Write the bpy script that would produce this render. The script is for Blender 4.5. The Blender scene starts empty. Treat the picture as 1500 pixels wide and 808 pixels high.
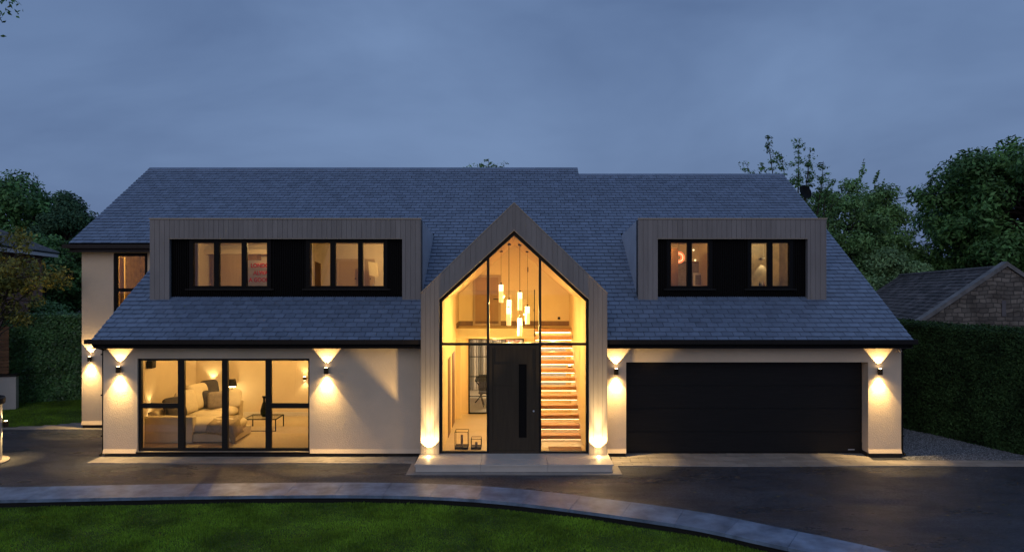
import bpy, bmesh, math, random
import numpy as np
from mathutils import Vector, Matrix
R = math.radians
sc = bpy.context.scene
C = sc.collection
HC = 4.51                                   # eye height above the driveway

# ------------------------------------------------------------------ camera
cam_d = bpy.data.cameras.new('camera'); cam = bpy.data.objects.new('camera', cam_d); C.objects.link(cam)
cam.location = (0, 0, HC); cam.rotation_euler = (R(90), 0, 0)
cam_d.lens = 24; cam_d.sensor_width = 36; cam_d.clip_end = 2000
cam_d.shift_x = -3/1500; cam_d.shift_y = -4/1500
sc.camera = cam

# ------------------------------------------------------------------ world: overcast dusk
W = bpy.data.worlds.new('World'); sc.world = W; W.use_nodes = True
nt = W.node_tree; nt.nodes.clear(); N = nt.nodes.new; L = nt.links.new
out = N('ShaderNodeOutputWorld'); bg = N('ShaderNodeBackground'); L(bg.outputs[0], out.inputs[0])
sky = N('ShaderNodeTexSky'); sky.sky_type = 'NISHITA'; sky.sun_disc = False
sky.sun_elevation = R(2.0); sky.sun_rotation = R(200)
bg.inputs[1].default_value = 0.15
tc = N('ShaderNodeTexCoord'); mp = N('ShaderNodeMapping'); mp.inputs['Scale'].default_value = (1.0, 1.0, 2.5)
L(tc.outputs['Generated'], mp.inputs[0])
n1 = N('ShaderNodeTexNoise'); n1.inputs['Scale'].default_value = 1.7; n1.inputs['Detail'].default_value = 5; n1.inputs['Roughness'].default_value = 0.52
n1.inputs['Distortion'].default_value = 0.35
L(mp.outputs[0], n1.inputs['Vector'])
cr = N('ShaderNodeValToRGB'); L(n1.outputs['Fac'], cr.inputs[0])
cr.color_ramp.elements[0].position = 0.32; cr.color_ramp.elements[0].color = (0.52, 0.90, 1.88, 1)
cr.color_ramp.elements[1].position = 0.72; cr.color_ramp.elements[1].color = (1.12, 1.74, 3.10, 1)
mx = N('ShaderNodeMix'); mx.data_type = 'RGBA'; mx.inputs[0].default_value = 0.93
L(sky.outputs[0], mx.inputs[6]); L(cr.outputs[0], mx.inputs[7]); L(mx.outputs[2], bg.inputs[0])

sun_d = bpy.data.lights.new('sun', 'SUN'); sun = bpy.data.objects.new('sun', sun_d); C.objects.link(sun)
sun_d.energy = 0.31; sun_d.angle = R(50); sun_d.color = (1.0, 0.90, 0.82)   # the last glow of dusk through cloud
sun.rotation_euler = (R(62), 0, R(-14))
sc.view_settings.view_transform = 'Standard'; sc.view_settings.look = 'None'
sc.view_settings.exposure = 0.0; sc.view_settings.gamma = 1.0
sc.render.engine = 'CYCLES'
sc.cycles.use_denoising = True
sc.cycles.max_bounces = 7; sc.cycles.diffuse_bounces = 4; sc.cycles.transparent_max_bounces = 16
sc.cycles.sample_clamp_indirect = 4.0; sc.cycles.caustics_reflective = False; sc.cycles.caustics_refractive = False

WARM = (1.0, 0.68, 0.27)
# ------------------------------------------------------------------ materials
MATS = {}
def mat(name, col, rough=0.6, var=0.0, scale=4.0, bump=0.0, bscale=60.0, spec=0.5, metal=0.0, emit=None, estr=0.0, island=0.0, col2=None, stretch=None, detail=6, bdist=0.01):
    if name in MATS: return MATS[name]
    m = bpy.data.materials.new(name); m.use_nodes = True; t = m.node_tree
    p = t.nodes['Principled BSDF']; nn = t.nodes.new; ln = t.links.new
    p.inputs['Base Color'].default_value = (*col, 1); p.inputs['Roughness'].default_value = rough
    p.inputs['Metallic'].default_value = metal; p.inputs['Specular IOR Level'].default_value = spec
    tcn = nn('ShaderNodeTexCoord'); vec = tcn.outputs['Object']
    if stretch:
        mpn = nn('ShaderNodeMapping'); mpn.inputs['Scale'].default_value = stretch; ln(vec, mpn.inputs[0]); vec = mpn.outputs[0]
    last = None
    if var > 0 or col2:
        n = nn('ShaderNodeTexNoise'); n.inputs['Scale'].default_value = scale; n.inputs['Detail'].default_value = detail; n.inputs['Roughness'].default_value = 0.62
        ln(vec, n.inputs['Vector'])
        c = nn('ShaderNodeValToRGB'); ln(n.outputs['Fac'], c.inputs[0])
        lo = tuple(x*(1-var) for x in col); hi = col2 if col2 else tuple(min(1, x*(1+var)) for x in col)
        c.color_ramp.elements[0].position = 0.33; c.color_ramp.elements[0].color = (*lo, 1)
        c.color_ramp.elements[1].position = 0.67; c.color_ramp.elements[1].color = (*hi, 1)
        last = c.outputs[0]
    if island > 0:
        g = nn('ShaderNodeNewGeometry'); mr = nn('ShaderNodeMapRange'); ln(g.outputs['Random Per Island'], mr.inputs[0])
        mr.inputs[3].default_value = 1-island; mr.inputs[4].default_value = 1+island
        mm = nn('ShaderNodeMix'); mm.data_type = 'RGBA'; mm.blend_type = 'MULTIPLY'; mm.inputs[0].default_value = 1
        if last is not None: ln(last, mm.inputs[6])
        else: mm.inputs[6].default_value = (*col, 1)
        ln(mr.outputs[0], mm.inputs[7]); last = mm.outputs[2]
    if last is not None: ln(last, p.inputs['Base Color'])
    if bump > 0:
        b = nn('ShaderNodeTexNoise'); b.inputs['Scale'].default_value = bscale; b.inputs['Detail'].default_value = 4
        ln(vec, b.inputs['Vector'])
        bp = nn('ShaderNodeBump'); bp.inputs['Strength'].default_value = bump; bp.inputs['Distance'].default_value = bdist
        ln(b.outputs['Fac'], bp.inputs['Height']); ln(bp.outputs[0], p.inputs['Normal'])
    if emit:
        p.inputs['Emission Color'].default_value = (*emit, 1); p.inputs['Emission Strength'].default_value = estr
    MATS[name] = m; return m

def glass_mat(name, tint=(1, 1, 1), rough=0.0, refl=1.0):
    m = bpy.data.materials.new(name); m.use_nodes = True; t = m.node_tree; t.nodes.clear()
    o = t.nodes.new('ShaderNodeOutputMaterial'); mx_ = t.nodes.new('ShaderNodeMixShader')
    tr = t.nodes.new('ShaderNodeBsdfTransparent'); gl = t.nodes.new('ShaderNodeBsdfGlossy'); fr = t.nodes.new('ShaderNodeFresnel')
    tr.inputs[0].default_value = (*tint, 1); gl.inputs['Roughness'].default_value = rough; fr.inputs[0].default_value = 1.5
    mu = t.nodes.new('ShaderNodeMath'); mu.operation = 'MULTIPLY'; mu.inputs[1].default_value = refl
    t.links.new(fr.outputs[0], mu.inputs[0]); t.links.new(mu.outputs[0], mx_.inputs[0])
    t.links.new(tr.outputs[0], mx_.inputs[1]); t.links.new(gl.outputs[0], mx_.inputs[2]); t.links.new(mx_.outputs[0], o.inputs[0])
    MATS[name] = m; return m

def brick_mat(name, c1, c2, mortar, bw, bh, ms=0.012, rough=0.85, axis='XZ', bump=0.6):
    m = bpy.data.materials.new(name); m.use_nodes = True; t = m.node_tree; p = t.nodes['Principled BSDF']
    p.inputs['Roughness'].default_value = rough
    tcn = t.nodes.new('ShaderNodeTexCoord'); sp = t.nodes.new('ShaderNodeSeparateXYZ'); cb = t.nodes.new('ShaderNodeCombineXYZ')
    t.links.new(tcn.outputs['Object'], sp.inputs[0])
    if axis == 'D':      # diagonal walls: x+y as the run
        ad = t.nodes.new('ShaderNodeMath'); ad.operation = 'SUBTRACT'; t.links.new(sp.outputs[0], ad.inputs[0]); t.links.new(sp.outputs[1], ad.inputs[1])
        t.links.new(ad.outputs[0], cb.inputs[0])
    else: t.links.new(sp.outputs[0], cb.inputs[0])
    t.links.new(sp.outputs[2], cb.inputs[1])
    b = t.nodes.new('ShaderNodeTexBrick'); t.links.new(cb.outputs[0], b.inputs['Vector'])
    b.inputs['Color1'].default_value = (*c1, 1); b.inputs['Color2'].default_value = (*c2, 1); b.inputs['Mortar'].default_value = (*mortar, 1)
    b.inputs['Scale'].default_value = 1; b.inputs['Brick Width'].default_value = bw; b.inputs['Row Height'].default_value = bh; b.inputs['Mortar Size'].default_value = ms
    b.inputs['Mortar Smooth'].default_value = 0.3
    n = t.nodes.new('ShaderNodeTexNoise'); n.inputs['Scale'].default_value = 2.2; n.inputs['Detail'].default_value = 8
    t.links.new(tcn.outputs['Object'], n.inputs['Vector'])
    c = t.nodes.new('ShaderNodeValToRGB'); c.color_ramp.elements[0].position = .35; c.color_ramp.elements[0].color = (.45, .42, .4, 1); c.color_ramp.elements[1].position = .65
    t.links.new(n.outputs['Fac'], c.inputs[0])
    mm = t.nodes.new('ShaderNodeMix'); mm.data_type = 'RGBA'; mm.blend_type = 'MULTIPLY'; mm.inputs[0].default_value = 0.8
    t.links.new(b.outputs['Color'], mm.inputs[6]); t.links.new(c.outputs[0], mm.inputs[7]); t.links.new(mm.outputs[2], p.inputs['Base Color'])
    bp = t.nodes.new('ShaderNodeBump'); bp.inputs['Strength'].default_value = bump; bp.inputs['Distance'].default_value = .02; bp.invert = True
    t.links.new(b.outputs['Fac'], bp.inputs['Height']); t.links.new(bp.outputs[0], p.inputs['Normal'])
    MATS[name] = m; return m

M_render = mat('cream_render', (0.82, 0.65, 0.475), 0.9, var=0.07, scale=0.8, bump=0.9, bscale=55, bdist=0.009, spec=0.2)
M_slate = mat('roof_slate', (0.185, 0.235, 0.320), 0.38, var=0.12, scale=5, bump=0.3, bscale=45, island=0.13, spec=0.6, bdist=0.006)
M_deck = mat('roof_underlay', (0.01, 0.01, 0.012), 0.9)
M_black = mat('black_metal', (0.006, 0.005, 0.005), 0.45, spec=0.15)
M_brown = mat('bronze_gutter', (0.014, 0.010, 0.008), 0.35, spec=0.35)
M_frame = mat('anthracite_frame', (0.016, 0.014, 0.012), 0.4, spec=0.3)
M_taupe = mat('taupe_board', (0.300, 0.262, 0.240), 0.5, var=0.10, scale=2.0, island=0.06, stretch=(3, 3, .5), spec=0.4)
M_trim = mat('pale_trim', (0.42, 0.33, 0.24), 0.4)
M_zinc = mat('zinc_cheek', (0.56, 0.58, 0.62), 0.45, var=0.12, scale=1.0, spec=0.6)
M_clad = mat('charcoal_slat', (0.006, 0.005, 0.005), 0.6, spec=0.1)
M_plinth = brick_mat('dark_plinth', (0.03, 0.024, 0.02), (0.045, 0.034, 0.028), (0.02, 0.018, 0.016), 0.22, 0.05, .008)
M_door = mat('front_door_grey', (0.062, 0.046, 0.030), 0.55, spec=0.2, var=0.12, scale=2, stretch=(8, 8, .6))
M_garage = mat('garage_black', (0.012, 0.011, 0.011), 0.5, var=0.3, scale=6, bump=0.3, bscale=30, stretch=(.4, 1, 14), spec=0.25)
M_plaster = mat('hall_plaster', (0.80, 0.64, 0.38), 0.85, var=0.03, scale=2)
M_plaster2 = mat('room_plaster', (0.66, 0.55, 0.40), 0.85, var=0.05, scale=1.5)
M_floor = mat('hall_floor', (0.50, 0.42, 0.32), 0.35, var=0.06, scale=1.5)
M_carpet = mat('beige_carpet', (0.46, 0.38, 0.28), 0.95, var=0.12, scale=30, bump=0.4, bscale=150)
M_oak = mat('oak_tread', (0.46, 0.23, 0.09), 0.5, var=0.08, scale=2, stretch=(1, 8, 8))
M_led = mat('led_strip', (1, .9, .7), 0.5, emit=(1.0, 0.72, 0.34), estr=14)
M_lens = mat('lamp_lens', (1, .9, .7), 0.5, emit=(1.0, 0.72, 0.36), estr=18)
M_pend = mat('pendant_glass', (1, .9, .7), 0.4, emit=(1.0, 0.66, 0.20), estr=1.15)
M_bulb = mat('lit_bulb', (1, .9, .7), 0.4, emit=(1.0, 0.80, 0.45), estr=2.6)
M_shade = mat('lit_shade', (1, .9, .7), 0.8, emit=(1.0, 0.66, 0.28), estr=2.2)
M_glass = glass_mat('window_glass', (0.97, 0.98, 0.97))
M_bal = glass_mat('balustrade_glass', (0.97, 0.98, 0.96), refl=0.6)
M_asphalt = mat('asphalt', (0.050, 0.052, 0.062), 0.52, var=0.30, scale=0.9, bump=1.0, bscale=130, bdist=0.012, spec=0.45, detail=10)
_t = M_asphalt.node_tree; _p = _t.nodes['Principled BSDF']; _tc = [q for q in _t.nodes if q.type == 'TEX_COORD'][0]
_n = _t.nodes.new('ShaderNodeTexNoise'); _n.inputs['Scale'].default_value = 0.55; _n.inputs['Detail'].default_value = 7; _n.inputs['Roughness'].default_value = .6
_m = _t.nodes.new('ShaderNodeMapping'); _m.inputs['Scale'].default_value = (.55, 1.5, 1); _t.links.new(_tc.outputs['Object'], _m.inputs[0]); _t.links.new(_m.outputs[0], _n.inputs['Vector'])
_r = _t.nodes.new('ShaderNodeMapRange'); _r.inputs[1].default_value = .38; _r.inputs[2].default_value = .62; _r.inputs[3].default_value = .22; _r.inputs[4].default_value = .66
_t.links.new(_n.outputs['Fac'], _r.inputs[0]); _t.links.new(_r.outputs[0], _p.inputs['Roughness'])
_g = _t.nodes.new('ShaderNodeTexVoronoi'); _g.inputs['Scale'].default_value = 38; _t.links.new(_tc.outputs['Object'], _g.inputs['Vector'])
_k = _t.nodes.new('ShaderNodeMapRange'); _k.inputs[1].default_value = 0; _k.inputs[2].default_value = 1; _k.inputs[3].default_value = .55; _k.inputs[4].default_value = 1.7
_s = _t.nodes.new('ShaderNodeSeparateColor'); _t.links.new(_g.outputs['Color'], _s.inputs[0]); _t.links.new(_s.outputs[0], _k.inputs[0])
_x = _t.nodes.new('ShaderNodeMix'); _x.data_type = 'RGBA'; _x.blend_type = 'MULTIPLY'; _x.inputs[0].default_value = 1
_l = _p.inputs['Base Color'].links[0].from_socket; _t.links.new(_l, _x.inputs[6]); _t.links.new(_k.outputs[0], _x.inputs[7]); _t.links.new(_x.outputs[2], _p.inputs['Base Color'])
M_stone = mat('pale_paving', (0.36, 0.31, 0.26), 0.7, var=0.12, scale=3, island=0.14, bump=0.3, bscale=50)
M_porch = mat('porch_slab', (0.66, 0.58, 0.49), 0.55, var=0.07, scale=2.5, island=0.03, bump=0.15, bscale=60)
M_cope = mat('coping_stone', (0.185, 0.245, 0.34), 0.45, var=0.45, scale=2.2, island=0.10, bump=0.3, bscale=40, detail=9)
M_riser = mat('riser_brick', (0.012, 0.011, 0.010), 0.9)
M_soil = mat('soil', (0.05, 0.04, 0.03), 0.95, var=0.3, scale=8)
M_lawn = mat('lawn_base', (0.050, 0.095, 0.010), 0.95, var=0.4, scale=3)
M_grass = mat('grass_blade', (0.185, 0.325, 0.026), 0.6, var=0.6, scale=0.9, island=0.35, spec=0.25)
M_gravel = mat('gravel_base', (0.10, 0.10, 0.10), 0.9, var=0.4, scale=40)
M_pebble = mat('pebble', (0.26, 0.26, 0.27), 0.8, island=0.6)
M_bark = mat('bark', (0.05, 0.037, 0.027), 0.9, var=0.4, scale=8, bump=0.6, bscale=20)
M_leafD = mat('leaf_dark', (0.101, 0.220, 0.061), 0.55, var=0.5, scale=0.6, island=0.45, spec=0.3)
M_leafM = mat('leaf_mid', (0.163, 0.306, 0.098), 0.55, var=0.5, scale=0.6, island=0.45, spec=0.3)
M_leafL = mat('leaf_light', (0.211, 0.351, 0.143), 0.55, var=0.4, scale=0.6, island=0.4, spec=0.3)
M_leafY = mat('leaf_yellow_green', (0.13, 0.20, 0.045), 0.55, var=0.45, scale=1.6, island=0.5, spec=0.3, col2=(0.40, 0.35, 0.07))
M_leafP = mat('leaf_pine', (0.061, 0.130, 0.061), 0.6, island=0.4, spec=0.2)
M_hedge = mat('leaf_hedge', (0.114, 0.246, 0.075), 0.42, var=0.5, scale=1.5, island=0.5, spec=0.5)
M_hedgeR = mat('leaf_conifer_hedge', (0.037, 0.074, 0.022), 0.7, var=0.5, scale=1.2, island=0.5, spec=0.15)
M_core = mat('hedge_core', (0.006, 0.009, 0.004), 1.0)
M_redbrick = brick_mat('red_brick', (0.46, 0.20, 0.12), (0.36, 0.15, 0.095), (0.20, 0.16, 0.13), 0.23, 0.075, .01, axis='D')
M_ashlar = brick_mat('rough_stone', (0.33, 0.28, 0.225), (0.14, 0.12, 0.10), (0.11, 0.095, 0.08), 0.33, 0.165, .018, bump=1.0)
_t = M_ashlar.node_tree; _b = [q for q in _t.nodes if q.type == 'TEX_BRICK'][0]; _c = [q for q in _t.nodes if q.type == 'COMBXYZ'][0]
_b.offset_frequency = 2; _b.squash = 0.72; _b.squash_frequency = 3; _b.offset = 0.37
_n = _t.nodes.new('ShaderNodeTexNoise'); _n.inputs['Scale'].default_value = 1.7; _t.links.new([q for q in _t.nodes if q.type == 'TEX_COORD'][0].outputs['Object'], _n.inputs['Vector'])
_v = _t.nodes.new('ShaderNodeVectorMath'); _v.operation = 'SCALE'; _v.inputs['Scale'].default_value = 0.22; _t.links.new(_n.outputs['Color'], _v.inputs[0])
_a = _t.nodes.new('ShaderNodeVectorMath'); _t.links.new(_c.outputs[0], _a.inputs[0]); _t.links.new(_v.outputs[0], _a.inputs[1]); _t.links.new(_a.outputs[0], _b.inputs['Vector'])
M_tile = mat('brown_tile', (0.14, 0.125, 0.125), 0.6, var=0.35, scale=1, island=0.3)
M_tilemoss = mat('stone_tile', (0.105, 0.088, 0.082), 0.8, var=0.5, scale=1.6, island=0.45, bump=0.3, bscale=20)
M_white = mat('white_paint', (0.62, 0.58, 0.54), 0.6, var=0.04, scale=2)
M_timber = mat('fence_timber', (0.22, 0.11, 0.05), 0.7, var=0.25, scale=2, stretch=(1, 1, 8), island=0.15)
M_sofa = mat('cream_upholstery', (0.66, 0.58, 0.44), 0.95, var=0.05, scale=6, bump=0.3, bscale=120)
M_throw = mat('beige_throw', (0.36, 0.29, 0.20), 0.95, var=0.2, scale=18, bump=0.5, bscale=60)
M_navy = mat('navy_fabric', (0.055, 0.050, 0.065), 0.9, var=0.2, scale=20)
M_grey = mat('grey_fabric', (0.22, 0.19, 0.18), 0.9, var=0.2, scale=12)
M_brass = mat('aged_bronze', (0.10, 0.065, 0.035), 0.35, metal=0.7)
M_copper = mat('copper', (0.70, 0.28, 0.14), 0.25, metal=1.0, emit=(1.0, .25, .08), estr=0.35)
M_brownwood = mat('brown_wood', (0.17, 0.085, 0.035), 0.6, var=0.2, scale=2, stretch=(6, 6, .6))
M_palewood = mat('pale_wood', (0.42, 0.30, 0.18), 0.6, var=0.08, scale=2, stretch=(6, 6, .6))
M_curtain = mat('grey_curtain', (0.32, 0.27, 0.22), 0.95)
M_curtainY = mat('cream_curtain', (0.62, 0.50, 0.30), 0.95)
M_marble = mat('ochre_marble', (0.25, 0.19, 0.10), 0.4, var=0.45, scale=2.2, detail=9)
M_poster = mat('cream_poster', (0.66, 0.52, 0.34), 0.8, var=0.06, scale=3)
M_red = mat('red_ink', (0.72, 0.03, 0.02), 0.7)
M_ring = mat('ring_glow', (1, .4, .2), 0.5, emit=(1.0, 0.22, 0.07), estr=1.3)
M_ringw = mat('ring_core', (1, .9, .7), 0.5, emit=(1.0, 0.62, 0.30), estr=1.6)

# ------------------------------------------------------------------ mesh builder
class MB:
    def __init__(s): s.v = []; s.f = []
    def quad(s, a, b, c, d):
        n = len(s.v); s.v += [tuple(a), tuple(b), tuple(c), tuple(d)]; s.f.append((n, n+1, n+2, n+3)); return s
    def poly(s, pts):
        n = len(s.v); s.v += [tuple(p) for p in pts]; s.f.append(tuple(range(n, n+len(pts)))); return s
    def hexa(s, p):        # 8 points: bottom 4 (ccw from above), top 4
        n = len(s.v); s.v += [tuple(q) for q in p]
        s.f += [(n+3, n+2, n+1, n), (n+4, n+5, n+6, n+7), (n, n+1, n+5, n+4), (n+1, n+2, n+6, n+5), (n+2, n+3, n+7, n+6), (n+3, n, n+4, n+7)]
        return s
    def box(s, x0, x1, y0, y1, z0, z1):
        return s.hexa([(x0, y0, z0), (x1, y0, z0), (x1, y1, z0), (x0, y1, z0), (x0, y0, z1), (x1, y0, z1), (x1, y1, z1), (x0, y1, z1)])
    def prism(s, pts, y0, y1):      # polygon in (x,z), counter-clockwise seen from -y, extruded in y
        n = len(s.v); k = len(pts)
        s.v += [(x, y0, z) for x, z in pts] + [(x, y1, z) for x, z in pts]
        s.f.append(tuple(n+i for i in range(k))); s.f.append(tuple(n+k+i for i in reversed(range(k))))
        for i in range(k):
            j = (i+1) % k; s.f.append((n+j, n+i, n+k+i, n+k+j))
        return s
    def prismx(s, pts, x0, x1):     # polygon in (y,z), extruded in x
        n = len(s.v); k = len(pts)
        s.v += [(x0, y, z) for y, z in pts] + [(x1, y, z) for y, z in pts]
        s.f.append(tuple(n+i for i in reversed(range(k)))); s.f.append(tuple(n+k+i for i in range(k)))
        for i in range(k):
            j = (i+1) % k; s.f.append((n+i, n+j, n+k+j, n+k+i))
        return s
    def prismz(s, pts, z0, z1):
        n = len(s.v); k = len(pts)
        s.v += [(x, y, z0) for x, y in pts] + [(x, y, z1) for x, y in pts]
        s.f.append(tuple(n+i for i in reversed(range(k)))); s.f.append(tuple(n+k+i for i in range(k)))
        for i in range(k):
            j = (i+1) % k; s.f.append((n+i, n+j, n+k+j, n+k+i))
        return s
    def tube(s, pts, rads, sides=8, cap=True):
        pts = [Vector(p) for p in pts]
        if not hasattr(rads, '__len__'): rads = [rads]*len(pts)
        n0 = len(s.v)
        for i, p in enumerate(pts):
            d = (pts[min(i+1, len(pts)-1)] - pts[max(i-1, 0)])
            if d.length < 1e-9: d = Vector((0, 0, 1))
            d.normalize(); a = d.cross(Vector((0, 0, 1)) if abs(d.z) < .9 else Vector((1, 0, 0))).normalized(); b = d.cross(a)
            for k in range(sides):
                t = 2*math.pi*k/sides; q = p + (a*math.cos(t) + b*math.sin(t))*rads[i]; s.v.append(tuple(q))
        for i in range(len(pts)-1):
            for k in range(sides):
                k2 = (k+1) % sides
                s.f.append((n0+i*sides+k, n0+i*sides+k2, n0+(i+1)*sides+k2, n0+(i+1)*sides+k))
        if cap:
            s.f.append(tuple(n0+k for k in reversed(range(sides)))); e = n0+(len(pts)-1)*sides; s.f.append(tuple(e+k for k in range(sides)))
        return s
    def lathe(s, prof, cx, cy, z0, sides=20):
        n0 = len(s.v)
        for r, z in prof:
            for k in range(sides):
                t = 2*math.pi*k/sides; s.v.append((cx+r*math.cos(t), cy+r*math.sin(t), z0+z))
        for i in range(len(prof)-1):
            for k in range(sides):
                k2 = (k+1) % sides; s.f.append((n0+i*sides+k, n0+i*sides+k2, n0+(i+1)*sides+k2, n0+(i+1)*sides+k))
        s.f.append(tuple(n0+k for k in reversed(range(sides)))); e = n0+(len(prof)-1)*sides; s.f.append(tuple(e+k for k in range(sides)))
        return s
    def blob(s, c, r, e=2.0, n=14, m=Matrix.Identity(3)):        # superellipsoid (pillows, domes)
        n0 = len(s.v); c = Vector(c)
        f = lambda w, p: math.copysign(abs(w)**p, w)
        for i in range(n+1):
            ph = -math.pi/2 + math.pi*i/n
            for k in range(2*n):
                th = math.pi*k/n
                q = Vector((r[0]*f(math.cos(ph), 2/e)*f(math.cos(th), 2/e), r[1]*f(math.cos(ph), 2/e)*f(math.sin(th), 2/e), r[2]*f(math.sin(ph), 1.0)))
                s.v.append(tuple(c + m @ q))
        w = 2*n
        for i in range(n):
            for k in range(w):
                k2 = (k+1) % w; s.f.append((n0+i*w+k, n0+i*w+k2, n0+(i+1)*w+k2, n0+(i+1)*w+k))
        return s
    def build(s, name, m, parent=None, smooth=False, bevel=0.0, segs=2, loc=None):
        me = bpy.data.meshes.new(name); me.from_pydata(s.v, [], s.f)
        bm = bmesh.new(); bm.from_mesh(me)
        if bevel > 0 or smooth: bmesh.ops.remove_doubles(bm, verts=bm.verts, dist=1e-5)
        if bevel > 0: bmesh.ops.bevel(bm, geom=bm.edges, offset=bevel, segments=segs, profile=0.5, affect='EDGES', clamp_overlap=True)
        if len(bm.faces) < 60000: bmesh.ops.recalc_face_normals(bm, faces=bm.faces)
        bm.to_mesh(me); bm.free()
        if smooth: me.polygons.foreach_set('use_smooth', [True]*len(me.polygons))
        me.materials.append(m)
        o = bpy.data.objects.new(name, me); C.objects.link(o)
        if parent is not None: o.parent = parent; o.matrix_parent_inverse = Matrix.Translation(parent.location).inverted() if parent.parent is None else Matrix.Identity(4)
        if loc: o.location = loc
        return o

def mesh_np(name, V, F, m, parent=None):       # V (n,3), F (k,4) numpy
    me = bpy.data.meshes.new(name); me.vertices.add(len(V)); me.vertices.foreach_set('co', V.astype(np.float32).ravel())
    k, w = F.shape; me.loops.add(k*w); me.loops.foreach_set('vertex_index', F.astype(np.int32).ravel())
    me.polygons.add(k); me.polygons.foreach_set('loop_start', np.arange(0, k*w, w, dtype=np.int32)); me.polygons.foreach_set('loop_total', np.full(k, w, dtype=np.int32))
    me.update(calc_edges=True); me.validate(); me.materials.append(m)
    o = bpy.data.objects.new(name, me); C.objects.link(o)
    if parent is not None: o.parent = parent; o.matrix_parent_inverse = Matrix.Translation(parent.location).inverted()
    return o

def empty(name, label, cat, loc=(0, 0, 0), group=None):
    o = bpy.data.objects.new(name, None); C.objects.link(o); o.location = loc; o.empty_display_size = .2
    return tag(o, label, cat, group)
def tag(o, label, cat, group=None):
    o['label'] = label; o['category'] = cat
    if group: o['group'] = group
    return o
def struct(o): o['kind'] = 'structure'; return o
def stuff(o, label=None, cat=None):
    o['kind'] = 'stuff'
    if label: o['label'] = label; o['category'] = cat
    return o
def lamp(name, kind, loc, power, col=WARM, parent=None, size=None, blend=0.15, rad=0.02, direction=None):
    d = bpy.data.lights.new(name, kind); d.energy = power; d.color = col; d.shadow_soft_size = rad
    if kind == 'SPOT': d.spot_size = size; d.spot_blend = blend
    o = bpy.data.objects.new(name, d); C.objects.link(o); o.location = loc
    if direction is not None: o.rotation_euler = Vector(direction).to_track_quat('-Z', 'Y').to_euler()
    if parent is not None: o.parent = parent; o.matrix_parent_inverse = Matrix.Translation(parent.location).inverted()
    return o

def wall_grid(mb, x0, x1, z0, z1, holes, y0, y1):
    xs = sorted({x0, x1, *[h[0] for h in holes], *[h[1] for h in holes]}); zs = sorted({z0, z1, *[h[2] for h in holes], *[h[3] for h in holes]})
    nx, nz = len(xs)-1, len(zs)-1
    def solid(i, k):
        if i < 0 or k < 0 or i >= nx or k >= nz: return False
        cx = (xs[i]+xs[i+1])/2; cz = (zs[k]+zs[k+1])/2
        return not any(h[0] < cx < h[1] and h[2] < cz < h[3] for h in holes)
    for i in range(nx):
        for k in range(nz):
            if not solid(i, k): continue
            a, b, c, d = xs[i], xs[i+1], zs[k], zs[k+1]
            mb.quad((a, y0, c), (b, y0, c), (b, y0, d), (a, y0, d)); mb.quad((b, y1, c), (a, y1, c), (a, y1, d), (b, y1, d))
            if not solid(i-1, k): mb.quad((a, y1, c), (a, y0, c), (a, y0, d), (a, y1, d))
            if not solid(i+1, k): mb.quad((b, y0, c), (b, y1, c), (b, y1, d), (b, y0, d))
            if not solid(i, k-1): mb.quad((a, y1, c), (b, y1, c), (b, y0, c), (a, y0, c))
            if not solid(i, k+1): mb.quad((a, y0, d), (b, y0, d), (b, y1, d), (a, y1, d))
    return mb
def frame_ring(mb, x0, x1, z0, z1, w, y0, y1):
    mb.box(x0, x0+w, y0, y1, z0, z1); mb.box(x1-w, x1, y0, y1, z0, z1); mb.box(x0+w, x1-w, y0, y1, z0, z0+w); mb.box(x0+w, x1-w, y0, y1, z1-w, z1)
    return mb
def UX(u, Y): return (u-753)*Y/1000
def VZ(v, Y): return HC-(v-400)*Y/1000

# ------------------------------------------------------------------ ground
def catmull(P, n=14):
    P = [Vector(p) for p in P]; out_ = []
    Q = [P[0]*2-P[1]] + P + [P[-1]*2-P[-2]]
    for i in range(1, len(Q)-2):
        for k in range(n):
            t = k/n; a, b, c, d = Q[i-1], Q[i], Q[i+1], Q[i+2]
            out_.append(0.5*((2*b)+(-a+c)*t+(2*a-5*b+4*c-d)*t*t+(-a+3*b-3*c+d)*t**3))
    out_.append(P[-1]); return out_
CO = catmull([(-24, 13.5), (-17, 14.0), (-10.8, 14.31), (-6.6, 14.55), (-2.8, 14.62), (0, 14.22), (3.2, 12.98), (4.74, 12.0), (6.05, 11.03), (7.9, 9.2), (9.4, 7.0), (10.4, 4.0), (10.9, 0.0), (11, -6)])
OFF = []
for i, p in enumerate(CO):
    d = (CO[min(i+1, len(CO)-1)] - CO[max(i-1, 0)]).normalized(); OFF.append(p + Vector((d.y, -d.x))*0.84)
cox = np.array([p.x for p in CO]); coy = np.array([p.y for p in CO]); cix = np.array([p.x for p in OFF]); ciy = np.array([p.y for p in OFF])
def sm(t): t = max(0, min(1, t)); return t*t*(3-2*t)
def gz(x, y): return -0.13*sm((y-16.6)/3.4)*sm((-10.0-x)/1.2)

mb = MB(); xs = list(np.arange(-30, 12.01, .6)) + [13, 14.5]
ys_n = 26
def ylow(x): return float(np.interp(x, cox, coy)) if x < 10.95 else -6.0
def yhigh(x):
    return 20.35 if x < -9 else 22.0
for i in range(len(xs)-1):
    for k in range(ys_n):
        def P(x, k):
            y = ylow(x) - .1 + (yhigh(x)-ylow(x)+.1)*k/ys_n; return (x, y, gz(x, y))
        mb.quad(P(xs[i], k), P(xs[i+1], k), P(xs[i+1], k+1), P(xs[i], k+1))
o = struct(mb.build('driveway', M_asphalt, smooth=True))
struct(MB().box(-260, 260, -120, 500, -1.2, -0.35).build('ground', M_soil))
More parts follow.
